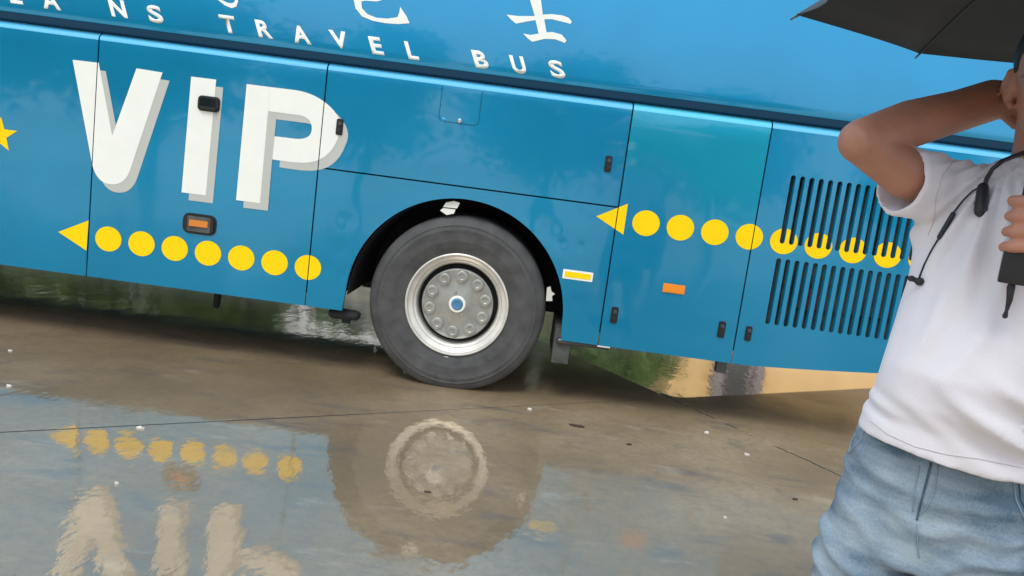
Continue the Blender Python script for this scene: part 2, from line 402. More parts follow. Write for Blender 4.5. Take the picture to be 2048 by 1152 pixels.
# far side of the coach
panel('luggage_door', -3.2, -.9, .388, ZB, flip=1); panel('luggage_door', -5.3, -3.2, .388, ZB, flip=1)
panel('wheel_arch_panel', -.9, .9, .388, ZB, arch=(0, .5, .62), flip=1); panel('wheel_arch_panel', -6.95, -5.3, .388, ZB, arch=(-6.1, .5, .6), flip=1)
panel('side_panel', -8.35, -6.95, .388, ZB, flip=1)
def rear_z(x): return .388 + max(0, x-1.70)**1.25*.078 + max(0, x-3.1)*.35
panel('engine_door', .9, XR-.1, rear_z, ZB, flip=1)
# grille door: flat sheet with real slots
PITCH = .0530
p0 = at(1584, 350); p1 = at(1563, 487); q0 = at(1555, 516); q1 = at(1534, 648)
UX = (p0.x+p1.x)/2 + .006; LX = (q0.x+q1.x)/2 + .006
UZ1, UZ0, LZ1, LZ0 = p0.z, p1.z, q0.z, q1.z
UX, UX2 = UX, 0
SW = .0142                                # half slot width
slots = [(UX+i*PITCH, UZ0, UZ1) for i in range(24)] + [(LX+i*PITCH, LZ0, LZ1) for i in range(24)]
slots = [s for s in slots if s[0] < XR-.28]
def poly_curve(name, loops, thick, parent, material, place=None):
    cu = bpy.data.curves.new('c', 'CURVE'); cu.dimensions = '2D'; cu.fill_mode = 'BOTH'; cu.extrude = thick/2
    for lp in loops:
        s = cu.splines.new('POLY'); s.points.add(len(lp)-1); s.use_cyclic_u = True
        for p, (a, b) in zip(s.points, lp): p.co = (a, b, 0, 1)
    o = bpy.data.objects.new('tmp', cu); col.objects.link(o)
    dg = bpy.context.evaluated_depsgraph_get(); dg.update()
    me = bpy.data.meshes.new_from_object(o.evaluated_get(dg)); bpy.data.objects.remove(o)
    me.materials.clear()
    for v in me.vertices: v.co = (v.co.x, thick/2-v.co.z, v.co.y) if place is None else place(v.co)
    ob = link(name, me, material, parent); me.update(); return ob
gx0, gx1 = S4+.0035, XR-.10
outer = [(gx0, rear_z(gx0))]
k = gx0
while k < gx1-.05: k += .05; outer.append((k, rear_z(k)))
outer += [(gx1, rear_z(gx1)), (gx1, 1.757), (gx0, 1.757)]
loops = [outer]
for x, z0, z1 in slots:
    lp = []
    for q in range(9): a = math.pi*q/8; lp.append((x+SW*math.cos(a), z1-SW+SW*math.sin(a)*1.0))
    for q in range(9): a = math.pi+math.pi*q/8; lp.append((x+SW*math.cos(a), z0+SW+SW*math.sin(a)))
    loops.append(lp)
grille = poly_curve('grille_door', loops, .004, bus, M['paint'])
bm = bmesh.new()                          # folded top edge of the grille door
rows = [1.757, 1.767, 1.777, 1.789, ZB-.002]
va = [bm.verts.new((gx0, chamfer(z), z)) for z in rows]; vb = [bm.verts.new((gx1, chamfer(z), z)) for z in rows]
for i in range(4): bm.faces.new((va[i], vb[i], vb[i+1], va[i+1]))
obj('door_top_edge', bm, M['stripe'], grille)  # painted sky gleam on the folded edge
bm = bmesh.new()                          # pressed louvre lips behind each slot
for x, z0, z1 in slots:
    pr = [(x+SW, .004), (x+SW*.8, .009), (x+SW*.6, .016)]
    prev = None
    for (a, b) in pr:
        cur = (bm.verts.new((a, b, z0-.002)), bm.verts.new((a, b, z1+.002)))
        if prev: bm.faces.new((prev[0], cur[0], cur[1], prev[1]))
        prev = cur
obj('louvre_fins', bm, M['paint'], grille)
bm = bmesh.new()                          # what shows behind the slots
box(bm, (1.75, .16, .50), (3.38, .20, 1.60)); box(bm, (2.0, .14, .75), (2.9, .16, 1.02))
for i in range(26): box(bm, (1.78+i*.062, .145, .55), (1.79+i*.062, .1595, 1.5))
rad = obj('radiator', bm, M['engine'], bus, smooth=False)
pr = at(1622, 600, .12)
bm = bmesh.new(); box(bm, (pr.x-.035, .10, pr.z-.06), (pr.x+.03, .13, pr.z+.07), .004); obj('red_canister', bm, M['red'], rad)
# rounded rear and front ends of the lower body
bm = bmesh.new()
for (xa, sg) in ((XR-.10, 1), (-8.35, -1)):
    bm = bmesh.new(); pr = []
    for q in range(7): a = R(90)*q/6; pr.append((xa+sg*.10*math.sin(a) + (0 if sg > 0 else -.0), .10-.10*math.cos(a)+.003))
    pr = pr+[(x, WB-y) for x, y in reversed(pr)]
    zb = rear_z(xa) if sg > 0 else .388
    lo = [bm.verts.new((x, y, zb)) for x, y in pr]; hi = [bm.verts.new((x, y, ZB-.002)) for x, y in pr]
    for i in range(len(pr)-1): bm.faces.new((lo[i], lo[i+1], hi[i+1], hi[i]))
    obj('end_panel', bm, M['paint'], bus)
# upper body shell
prof = [(.045, 1.803), (.012, 1.806), (.010, 1.846), (.001, 1.848), (.0, 1.852), (.0, 1.90), (.006, 2.1), (.018, 2.35), (.036, 2.6), (.07, 3.0), (.11, 3.3), (.16, 3.45), (.26, 3.55), (.5, 3.62), (1.25, 3.66)]
prof = prof+[(WB-y, z) for y, z in reversed(prof[:-1])]
bm = bmesh.new(); rings = []
xs = [(XF+.0, .90, .12), (XF+.06, .97, .05), (XF+.16, 1, 0)]+[(XF+.5+i*.5, 1, 0) for i in range(22)]+[(XR-.16, 1, 0), (XR-.06, .98, .03), (XR, .93, .09)]
for x, sc, dz in xs:
    rings.append([bm.verts.new((x, 1.25+(y-1.25)*sc, z-(dz if z > 2 else 0)*(z-1.8)/1.8)) for y, z in prof])
for a, b in zip(rings, rings[1:]):
    for i in range(len(prof)-1): bm.faces.new((a[i], b[i], b[i+1], a[i+1]))
    bm.faces.new((a[-1], b[-1], b[0], a[0]))
bm.faces.new(rings[0]); bm.faces.new(rings[-1])
obj('upper_body', bm, M['paint'], bus)
def uy(z):                                # y of the upper side at height z
    for (y0, z0), (y1, z1) in zip(prof, prof[1:]):
        if z0 <= z <= z1: return y0+(y1-y0)*(z-z0)/(z1-z0)
    return 0
# belt moulding between upper and lower body, groove shade put into its dark blue
bm = bmesh.new()
pr = [(.040, 1.797), (.008, 1.8065), (.004, 1.810), (.003, 1.830), (.003, 1.8475)]
a = [bm.verts.new((XF+.2, y, z)) for y, z in pr]; b = [bm.verts.new((XR-.12, y, z)) for y, z in pr]
for i in range(len(pr)-1): bm.faces.new((a[i], b[i], b[i+1], a[i+1]))
obj('belt_moulding', bm, M['belt'], bus)
# side windows (above and left of what the photo shows)
def window(x0, x1, z0, z1, far=False):
    bm = bmesh.new(); n = 6; L = []
    for x in (x0, x1):
        L.append([bm.verts.new((x, (uy(z0+(z1-z0)*i/n)-.004) if not far else WB-uy(z0+(z1-z0)*i/n)+.004, z0+(z1-z0)*i/n)) for i in range(n+1)])
    for i in range(n): bm.faces.new((L[0][i], L[1][i], L[1][i+1], L[0][i+1]))
    obj('side_window', bm, M['glass'], bus)
for i in range(5):
    window(-8.2+i*1.55, -6.68+i*1.55, 2.62, 3.28)
for i in range(7): window(-8.2+i*1.55, -6.68+i*1.55, 2.45, 3.28, True)
bm = bmesh.new(); box(bm, (XF-.012, .3, 1.9), (XF-.004, 2.2, 3.2)); obj('windscreen', bm, M['glass'], bus, smooth=False)
bm = bmesh.new(); box(bm, (XR+.004, .45, 2.5), (XR+.012, 2.05, 3.2)); obj('rear_window', bm, M['glass'], bus, smooth=False)
for yy in (.25, 2.1):
    bm = bmesh.new(); box(bm, (XR+.002, yy, 1.0), (XR+.03, yy+.15, 1.5), .01); obj('tail_light', bm, M['red'], bus)
    bm = bmesh.new(); box(bm, (-8.47, yy-.05, .6), (-8.44, yy+.2, .8), .01); obj('headlight', bm, M['chrome'], bus)
# chassis, wheel wells
bm = bmesh.new()
def chassis(x0, x1, z0=.46, y0=.03): box(bm, (x0, y0, z0), (x1, WB-y0, 1.775))
chassis(-8.3, -6.75); chassis(-5.45, -.72); chassis(.70, 1.66); box(bm, (1.66, .30, .52), (3.40, WB-.03, 1.775))
for cx in (0, -6.1):
    for y0, y1 in ((.025, .75), (1.75, 2.475)):
        r = .66; n = 24; A = []; B = []
        for k in range(n+1):
            a = math.pi*k/n; A.append(bm.verts.new((cx+r*math.cos(a), y0, .48+r*math.sin(a)))); B.append(bm.verts.new((cx+r*math.cos(a), y1, .48+r*math.sin(a))))
        for k in range(n): bm.faces.new((A[k], A[k+1], B[k+1], B[k]))
    box(bm, (cx-.72, .75, .42), (cx+.70, 1.75, 1.775))
    box(bm, (cx-.1, .3, .42), (cx+.1, 2.2, .62))
obj('chassis', bm, M['dark'], bus, smooth=False)
# wheels
TR = .520
def tyre_bm(side=1):
    bm = bmesh.new(); r0 = .297
    pf = [(r0, .030), (.305, .020), (.318, .018), (.322, .016), (.345, .010), (.37, .004), (.375, .0022), (.379, .0025), (.41, .0), (.437, -.001), (.440, -.002), (.443, -.001), (.462, .003), (.466, .0005), (.470, .005), (.488, .012), (.500, .020), (.511, .032), (.5185, .050)]
    back = [(.520, .075)]
    for g in (.10, .15, .20):
        back += [(.520, g-.004), (.508, g-.001), (.508, g+.006), (.520, g+.009)]
    back += [(.520, .25), (.51, .268), (.48, .285), (.40, .295), (.30, .28)]
    lathe_y(bm, pf+back, 120, close=True)
    return bm
def rim_bm():
    bm = bmesh.new()
    lathe_y(bm, [(.298, .034), (.304, .022), (.303, .012), (.298, .008), (.292, .010), (.288, .018), (.286, .030), (.279, .036), (.268, .038), (.262, .044), (.258, .054), (.250, .058), (.243, .066), (.238, .090), (.236, .13), (.236, .22)], 96)
    return bm
def hub_bm():
    bm = bmesh.new()
    lathe_y(bm, [(.0, .052), (.060, .052), (.066, .055), (.15, .058), (.196, .060), (.203, .056), (.209, .058), (.2115, .066), (.210, .080), (.200, .10)], 96)
    for k in range(10):
        a = R(36*k+15); c = (.166*math.cos(a), 0, .166*math.sin(a))
        lathe_y(bm, [(.0, .046), (.014, .0455), (.018, .042), (.028, .041), (.0335, .044), (.0355, .053), (.0365, .062)], 28, c)
    for a in (R(105), R(-60)):
        lathe_y(bm, [(0, .046), (.008, .046), (.010, .053)], 12, (.068*math.cos(a), 0, .068*math.sin(a)))
    return bm
def wheel_set(x, y, near, dual):
    rot = 0 if near else math.pi
    wob = obj('wheel', tyre_bm(), M['rubber'], bus); wob.location = (x, y, TR*1.014-.020); wob.scale = (1.014, 1, 1.014); wob.rotation_euler = (0, 0, rot)
    obj('rim', rim_bm(), M['rim'], wob)
    obj('hub_cover', hub_bm(), M['hub'], wob)
    bm = bmesh.new(); lathe_y(bm, [(.034, .047), (.036, .040), (.046, .040), (.050, .046), (.051, .056)], 40); obj('cap_ring', bm, M['white'], wob)
    bm = bmesh.new(); lathe_y(bm, [(0, .036), (.018, .036), (.021, .033), (.026, .033), (.029, .037), (.034, .042), (.036, .052)], 32); obj('hub_cap', bm, M['hubblue'], wob)
    bm = bmesh.new(); lathe_y(bm, [(.0, .12), (.20, .12), (.236, .13)], 48); obj('brake_drum', bm, M['dark'], wob)
    if near and dual:
        bm = bmesh.new(); box(bm, (-.055, .018, -.325), (-.012, .024, -.314), .001); obj('balance_weight', bm, M['white'], wob)
    if dual:
        o2 = obj('wheel', tyre_bm(), M['rubber'], bus); o2.location = (x, y+(.33 if near else -.33), TR); o2.rotation_euler = (0, 0, rot)
wheel_set(WX, .016, True, True); wheel_set(WX, WB-.035, False, True)
wheel_set(-6.1, .035, True, False); wheel_set(-6.1, WB-.035, False, False)
# ------------------------------------------------------------------ lettering and markings
def z1(x, y): return (x/2.743, y/2.743)
def z8(x, y): return (300+x/3.2905, 150+y/3.2905)
def decal(name, loops, lift, material, parent=bus, cuts=(), upper=False, zcut=None):
    """loops in photo pixels, laid on the coach side as thin vinyl."""
    L = []
    for lp in loops:
        L.append([(p.x, p.z) for p in (at(a, b, .008 if upper else 0) for a, b in lp)])
    cu = bpy.data.curves.new('c', 'CURVE'); cu.dimensions = '2D'; cu.fill_mode = 'BOTH'
    for lp in L:
        s = cu.splines.new('POLY'); s.points.add(len(lp)-1); s.use_cyclic_u = True
        for p, (a, b) in zip(s.points, lp): p.co = (a, b, 0, 1)
    o = bpy.data.objects.new('tmp', cu); col.objects.link(o)
    dg = bpy.context.evaluated_depsgraph_get(); dg.update()
    me = bpy.data.meshes.new_from_object(o.evaluated_get(dg)); bpy.data.objects.remove(o)
    me.materials.clear()
    return skin_decal(name, me, lift, material, parent, cuts, upper)
def skin_decal(name, me, lift, material, parent, cuts=(), upper=False):
    bm = bmesh.new(); bm.from_mesh(me)
    bmesh.ops.remove_doubles(bm, verts=bm.verts, dist=.0002)
    for v in bm.verts: v.co = (v.co.x, v.co.z, v.co.y) if abs(v.co.z) < .01 else v.co
    for c in cuts:
        for sgn in (-1, 1):
            bmesh.ops.bisect_plane(bm, geom=list(bm.verts)+list(bm.edges)+list(bm.faces), plane_co=(c+sgn*.0028, 0, 0), plane_no=(1, 0, 0))
        bmesh.ops.delete(bm, geom=[f for f in bm.faces if abs(f.calc_center_median().x-c) < .0028], context='FACES')
    if upper:
        for zz in [1.9+.1*i for i in range(9)]:
            bmesh.ops.bisect_plane(bm, geom=list(bm.verts)+list(bm.edges)+list(bm.faces), plane_co=(0, 0, zz), plane_no=(0, 0, 1))
    for v in bm.verts: v.co.y = (uy(v.co.z) if upper else 0)-lift
    for f in bm.faces:
        f.normal_update()
        if f.normal.y > 0: f.normal_flip()
    r = bmesh.ops.extrude_face_region(bm, geom=list(bm.faces))
    for v in [g for g in r['geom'] if isinstance(g, bmesh.types.BMVert)]: v.co.y -= .0006
    me2 = bpy.data.meshes.new(name); bmesh.ops.recalc_face_normals(bm, faces=bm.faces); bm.to_mesh(me2); bm.free()
    return link(name, me2, material, parent)
def smooth_arc(p, q, c, n=8):             # quadratic curve between p and q pulled to c
    return [((1-t)**2*p[0]+2*t*(1-t)*c[0]+t*t*q[0], (1-t)**2*p[1]+2*t*(1-t)*c[1]+t*t*q[1]) for t in [i/n for i in range(1, n+1)]]
def sh(lp, dx, dy): return [(a+dx, b+dy) for a, b in lp]
V = [(400, 328), (543, 345), (617, 745), (750, 375), (893, 398), (718, 925)] + smooth_arc((718, 925), (620, 1012), (690, 1012)) + smooth_arc((620, 1012), (503, 880), (525, 1012))
def toV(l): return [z1(*p) for p in l]
vs = decal('letter_v', [toV(V)], .0024, M['white'], cuts=(S1,))
decal('letter_shadow', [toV(sh(V, 38, 45))], .0012, M['greyv'], parent=vs, cuts=(S1,))
I = [(1050, 420), (1187, 437), (1130, 1072), (997, 1055)]
vi = decal('letter_i', [toV(I)], .0024, M['white'])
decal('letter_shadow', [toV(sh(I, 38, 43))], .0012, M['greyv'], parent=vi)
Pb = [(700, 68), (960, 100)] + smooth_arc((960, 100), (1190, 212), (1095, 120)) + smooth_arc((1190, 212), (1240, 410), (1290, 310)) + smooth_arc((1240, 410), (1010, 578), (1180, 578)) + [(940, 575), (805, 555), (820, 403), (960, 420)] + smooth_arc((960, 420), (1066, 350), (1066, 428)) + smooth_arc((1066, 350), (960, 262), (1066, 270)) + [(778, 238), (690, 226)]
def toP(l): return [z8(*p) for p in l]
Ps = [(638, 60), (790, 79), (778, 238), (725, 843), (568, 823)]
Psh = [(770, 230), (790, 240), (832, 292), (805, 560), (777, 893), (615, 873), (622, 790), (700, 780)]
vp = decal('letter_p', [toP(Pb)], .0024, M['white'], cuts=(S2,))
decal('letter_shadow', [toP(sh(Pb, 47, 52))], .0012, M['greyv'], parent=vp, cuts=(S2,))
decal('stem_shadow', [toP(Psh)], .0031, M['greyv'], parent=vp)
decal('letter_stem', [toP(Ps)], .0038, M['white'], parent=vp)
# yellow arrows, dots and star
DX, DZ = .0785, .0735
sp_ = .1985
lz, rz = .6195, 1.0185+0
d0 = at(217, 478); d6 = at(616, 535); e0 = at(1292, 446.4); e7 = at(1775, 510)
def in_slot(x):
    return [(z0, z1) for (sx, z0, z1) in slots if abs(x-sx) < SW+.0005]
def dot(cx, cz, cuts):
    bm = bmesh.new(); n = 80
    hit = any(abs(cx-s[0]) < DX+SW and s[1]-DZ < cz < s[2]+DZ for s in slots)
    if not hit:
        vs = [bm.verts.new((cx+DX*math.cos(2*math.pi*k/n), cz+DZ*math.sin(2*math.pi*k/n), 0)) for k in range(n)]; bm.faces.new(vs)
    else:
        st = .00125; k = -DX+st/2
        while k < DX:
            x = cx+k; h = DZ*math.sqrt(max(0, 1-(k/DX)**2)); segs = [(cz-h, cz+h)]
            for (sx, z0, z1_) in slots:
                dx = abs(x-sx)
                if dx < SW:
                    e = SW-math.sqrt(SW*SW-dx*dx); a, b = z0+e, z1_-e; ns = []
                    for (u, v) in segs:
                        if b <= u or a >= v: ns.append((u, v)); continue
                        if u < a: ns.append((u, a))
                        if v > b: ns.append((b, v))
                    segs = ns
            for (u, v) in segs:
                if v-u < 1e-4: continue
                bm.faces.new([bm.verts.new(p) for p in ((x-st/2, u, 0), (x+st/2, u, 0), (x+st/2, v, 0), (x-st/2, v, 0))])
            k += st
    me = bpy.data.meshes.new('d'); bm.to_mesh(me); bm.free()
    skin_decal('yellow_dot', me, .0012, M['yellow'], bus, cuts=cuts)
for i in range(7):
    p = d0.lerp(d6, i/6); dot(p.x, p.z, (S2,) if abs(p.x-S2) < DX else ())
for i in range(10):
    p = e0.lerp(e7, i/7); dot(p.x, p.z, (S4,) if abs(p.x-S4) < DX else ())
decal('yellow_arrow', [[(320/2.743, 400+175/2.743), (487/2.743, 400+112/2.743), (475/2.743, 400+278/2.743)]], .0012, M['yellow'], cuts=(S1,))
decal('yellow_arrow', [[(1150+x/2.743, 150+y/2.743) for x, y in ((117, 775), (290, 706), (265, 876))]], .0012, M['yellow'], cuts=(S3,))
st = []
for k in range(10):
    a = R(-13+36*k); r = 36.6 if k % 2 == 0 else 15; st.append((-.7+r*math.cos(a), 270+r*math.sin(a)))
decal('yellow_star', [st], .0012, M['yellow'])
# small latin capitals: drawn with the plain built-in font, slanted back like the photo's
def glyph(ch, bl, rw, up=(-10, -36.0), tilt=.134):
    cu = bpy.data.curves.new('g', 'FONT'); cu.body = ch; cu.offset = .036; cu.resolution_u = 6
    o = bpy.data.objects.new('tmp', cu); col.objects.link(o)
    dg = bpy.context.evaluated_depsgraph_get(); dg.update()
    me = bpy.data.meshes.new_from_object(o.evaluated_get(dg)); bpy.data.objects.remove(o); me.materials.clear()
    xs = [v.co.x for v in me.vertices]; ys = [v.co.y for v in me.vertices]; x0, x1, y0, y1 = min(xs), max(xs), min(ys), max(ys)
    for v in me.vertices:
        a = (v.co.x-x0)/(x1-x0); b = (v.co.y-y0)/(y1-y0)
        p = at(bl[0]+a*rw+b*up[0], bl[1]+a*rw*tilt+b*up[1], .008); v.co = (p.x, p.z, 0)
    skin_decal('lettering', me, .0015, M['white'], bus, upper=True)
for ch, x, y, rw in (('E', 24, 7, 25), ('A', 90, 17.5, 35), ('N', 226, 33.5, 32), ('S', 302, 45, 29), ('T', 447, 65, 31), ('R', 519.5, 75, 29), ('A', 590.6, 85.7, 34),
                     ('V', 667, 95.5, 34), ('E', 746, 108.3, 24), ('L', 818, 118.5, 22), ('B', 952, 135.6, 28), ('U', 1027.5, 146, 28), ('S', 1104, 155, 29)):
    glyph(ch, (x, y), rw)
def zz2(l): return [(600+x/2.743, y/2.743) for x, y in l]
ba = [(270, -150), (305, -150), (310, -120), (470, -110), (478, -148), (515, -140), (500, 8), (470, 2), (340, -12)] 
decal('lettering', [zz2([(262, -170), (290, -90), (295, 0), (305, 45), (340, 90), (400, 115), (470, 128), (540, 133), (602, 128), (585, 90), (550, 38), (545, 70), (535, 95), (480, 103), (420, 98), (370, 78), (340, 45), (337, 8), (360, 4), (420, 8), (445, 2), (470, -20), (480, -120), (510, -150), (470, -185), (440, -165)])], .0015, M['white'], upper=True)
decal('lettering', [zz2([(1240, -95), (1300, -90), (1322, 0), (1332, 80), (1380, 77), (1440, 84), (1475, 98), (1491, 118), (1484, 131), (1440, 119), (1380, 105), (1340, 106), (1352, 178), (1385, 176), (1435, 190), (1462, 222), (1452, 236), (1400, 216), (1340, 214), (1275, 230), (1250, 212), (1225, 185), (1265, 192), (1309, 185), (1292, 110), (1250, 117), (1185, 130), (1160, 110), (1133, 80), (1200, 88), (1288, 88), (1262, 0)])], .0015, M['white'], upper=True)
decal('lettering', [[(x/2.743, y/2.743) for x, y in ((1180, -90), (1200, 3), (1235, 30), (1272, 46), (1298, 38), (1308, 10), (1300, -90), (1288, -90), (1290, 8), (1278, 19), (1252, 17), (1222, 2), (1205, -80))]], .0015, M['white'], upper=True)
# ------------------------------------------------------------------ fittings on the coach side
def rrect(cx, cz, hw, hh, r, n=5):
    out = []
    for q, (sx, sz) in enumerate(((1, 1), (-1, 1), (-1, -1), (1, -1))):
        for k in range(n+1):
            a = R(90*q+90*k/n); out.append((cx+sx*(hw-r)+r*math.cos(a), cz+sz*(hh-r)+r*math.sin(a)))
    return out
def plate(name, cx, cz, hw, hh, r, y0, y1, material, parent=bus, bev=.003, tilt=0):
    bm = bmesh.new(); f = bm.faces.new([bm.verts.new((x, y0, z)) for x, z in rrect(cx, cz, hw, hh, r)])
    rr = bmesh.ops.extrude_face_region(bm, geom=[f]); vs = [g for g in rr['geom'] if isinstance(g, bmesh.types.BMVert)]
    for v in vs: v.co.y = y1
    if bev:
        fr = [g for g in rr['geom'] if isinstance(g, bmesh.types.BMFace)][0]
        bmesh.ops.bevel(bm, geom=list(fr.edges), offset=bev, segments=2, affect='EDGES')
    return obj(name, bm, material, parent)
p = at(418.5, 208); h = plate('door_handle', p.x, p.z, .064, .043, .024, .004, -.014, M['black'], bev=.006)
plate('pull_recess', p.x-.002, p.z+.006, .048, .024, .01, -.0145, -.0152, M['glass'], h, bev=0)
plate('pull_bar', p.x, p.z-.026, .050, .010, .008, -.0148, -.022, M['black'], h)
p = at(399.5, 448.5); h = plate('side_marker_lamp', p.x, p.z, .100, .060, .040, .004, -.016, M['black'], bev=.012)
plate('lamp_well', p.x, p.z, .068, .045, .008, -.0165, -.0172, M['engine'], h, bev=0)
plate('amber_lens', p.x, p.z+.004, .056, .0195, .004, -.0175, -.024, M['amberd'], h, bev=.003)
for (x, y, s) in ((679.5, 254, 1), (1216.5, 328, 1), (1228.5, 630, 1.05), (1443, 659, 1.05), (1496.5, 667, .95)):
    p = at(x, y); h = plate('door_lock', p.x, p.z, .0195*s, .046*s, .010, .004, -.010, M['black'], bev=.004)
    bm = bmesh.new(); lathe_y(bm, [(0, -.017), (.010, -.016), (.013, -.0105)], 20, (p.x+.002, 0, p.z+.018*s)); obj('lock_barrel', bm, M['steel'], h)
    bm = bmesh.new(); box(bm, (p.x-.006, -.0145, p.z-.030*s), (p.x+.010, -.010, p.z-.006*s), .002); obj('lock_lever', bm, M['cord'], h)
# fuel flap: a thin groove outline, dark bead, latch
c = [at(883, 163), at(965, 178), at(957, 251), at(880, 243)]
fx0, fx1, fz0, fz1 = (c[0].x+c[3].x)/2, (c[1].x+c[2].x)/2, (c[2].z+c[3].z)/2, 1.75
bm = bmesh.new()
path = [(fx0, fz1)]+[(fx0+.03-.03*math.cos(R(90)*k/5), fz0+.03-.03*math.sin(R(90)*k/5)) for k in range(6)]+[(fx1-.03+.03*math.sin(R(90)*k/5), fz0+.03-.03*math.cos(R(90)*k/5)) for k in range(6)]+[(fx1, fz1)]
wd = .0017
pv = None
for i, (x, z) in enumerate(path):
    a = Vector(path[max(0, i-1)]); b = Vector(path[min(len(path)-1, i+1)]); d = (b-a).normalized(); n = Vector((-d.y, d.x))
    cur = (bm.verts.new((x+n.x*wd, -.0006, z+n.y*wd)), bm.verts.new((x-n.x*wd, -.0006, z-n.y*wd)))
    if pv: bm.faces.new((pv[0], cur[0], cur[1], pv[1]))
    pv = cur
fl = obj('fuel_flap', bm, M['belt'], bus)
p = at(919.5, 242); bm = bmesh.new(); lathe_y(bm, [(0, -.016), (.010, -.014), (.014, -.008), (.015, .002)], 24, (p.x, 0, p.z)); obj('flap_latch', bm, M['chrome'], fl)
p = at(887.5, 240); bm = bmesh.new(); ball(bm, (p.x, 0, p.z), (.016, .003, .012)); obj('flap_dent', bm, M['paint'], fl)
p = at(1155.5, 551); rf = plate('reflector', p.x, p.z, .088, .0275, .004, .0, -.003, M['white'], bev=.001)
plate('reflector_strip', p.x, p.z, .076, .0165, .003, -.0032, -.0042, M['yellow'], rf, bev=0)
p = at(1347.5, 577.5); rf = plate('amber_reflector', p.x, p.z, .064, .0265, .004, .0, -.010, M['amber'], bev=.004)
plate('reflector_face', p.x, p.z-.003, .052, .014, .003, -.0102, -.0114, M['amber'], rf, bev=0)
# daylight through gaps in the wheel arch, painted as pale pieces
def scrap(name, pix, Y, t=.004, material='white'):  # pale piece standing in for daylight through an arch gap
    bm = bmesh.new(); f = bm.faces.new([bm.verts.new(at(x, y, Y)) for x, y in pix])
    r = bmesh.ops.extrude_face_region(bm, geom=[f])
    for v in [g for g in r['geom'] if isinstance(g, bmesh.types.BMVert)]: v.co.y += t
    return obj(name, bm, M[material], bus, smooth=False)
scrap('arch_gap_light', [(892, 405), (908, 402), (920, 406), (914, 417), (886, 414)], .03)
scrap('arch_gap_light', [(880, 421), (886, 416), (911, 419), (908, 427), (893, 430)], .03)
scrap('arch_gap_light_side', [(1094, 575), (1101, 573), (1103, 583), (1110, 588), (1104, 592), (1105, 602), (1092, 602)], .05, material='litter')
# mud flap, bracket, air tank and drain under the skirt
a = at(1107, 688, .06); b = at(1152, 735, .06)
bm = bmesh.new(); box(bm, (a.x, .06, .235), (a.x+.10, .65, .45), .004); obj('mud_flap', bm, M['engine'], bus)
bm = bmesh.new(); tube(bm, [(a.x+.03, .05, .375), (a.x+.32, .05, .372)], [.018, .015]); obj('skirt_bracket', bm, M['steel'], bus)
p = at(1443, 738, .05); bm = bmesh.new(); box(bm, (p.x-.035, .03, p.z-.02), (p.x+.025, .09, .40), .004); obj('jacking_bracket', bm, M['steel'], bus)
p = at(688, 634, .06); bm = bmesh.new(); tube(bm, [(p.x-.07, .10, p.z+.01), (p.x+.06, .10, p.z+.01)], [(.035, .05), (.03, .05)], 18)
box(bm, (p.x-.02, .09, p.z-.045), (p.x+.03, .12, p.z-.01), .004); obj('skirt_foot', bm, M['dark'], bus)
p = at(435, 625, .55); bm = bmesh.new(); tube(bm, [(p.x, .55, .46), (p.x-.01, .55, .20)], [.03, .022], 12); box(bm, (p.x-.05, .5, .40), (p.x+.05, .6, .46), .004); obj('drain_pipe', bm, M['dark'], bus)
p = at(1207, 690, -.002); bm = bmesh.new(); box(bm, (p.x-.035, -.004, .380), (p.x+.04, .015, .3875), .001); obj('skirt_chip', bm, M['litter'], bus)
for q in bus.children:
    pass
# ================================================================== GROUND
def sl2w(s, t, z): return (KX+s*math.cos(KA)-t*math.sin(KA), KY+s*math.sin(KA)+t*math.cos(KA), z)
bm = bmesh.new()
SA, TB, DZT = 5.5, 4.2, -.125
ss = [-150, 0, SA, 150]; ts = [-150, 0, TB, 150]
gv = {}
for i, s in enumerate(ss):
    for j, t in enumerate(ts): gv[i, j] = bm.verts.new(sl2w(s, t, 0))
for i in range(3):
    for j in range(3):
        if (i, j) != (1, 1): bm.faces.new((gv[i, j], gv[i+1, j], gv[i+1, j+1], gv[i, j+1]))
lo1 = bm.verts.new(sl2w(0, TB, DZT)); lo2 = bm.verts.new(sl2w(SA, TB, DZT))
a0, a1 = gv[1, 1], gv[2, 1]
bm.faces.new((a0, a1, lo2, lo1)); bm.faces.new((a0, lo1, gv[1, 2])); bm.faces.new((a1, gv[2, 2], lo2)); bm.faces.new((lo1, lo2, gv[2, 2], gv[1, 2]))
g = obj('ground', bm, M['ground'], smooth=False, recalc=False); tag(g, kind='structure')
bm = bmesh.new(); bm.from_mesh(g.data); bm.normal_update()
for f in bm.faces:
    if f.normal.z < 0: f.normal_flip()
bm.to_mesh(g.data); bm.free()
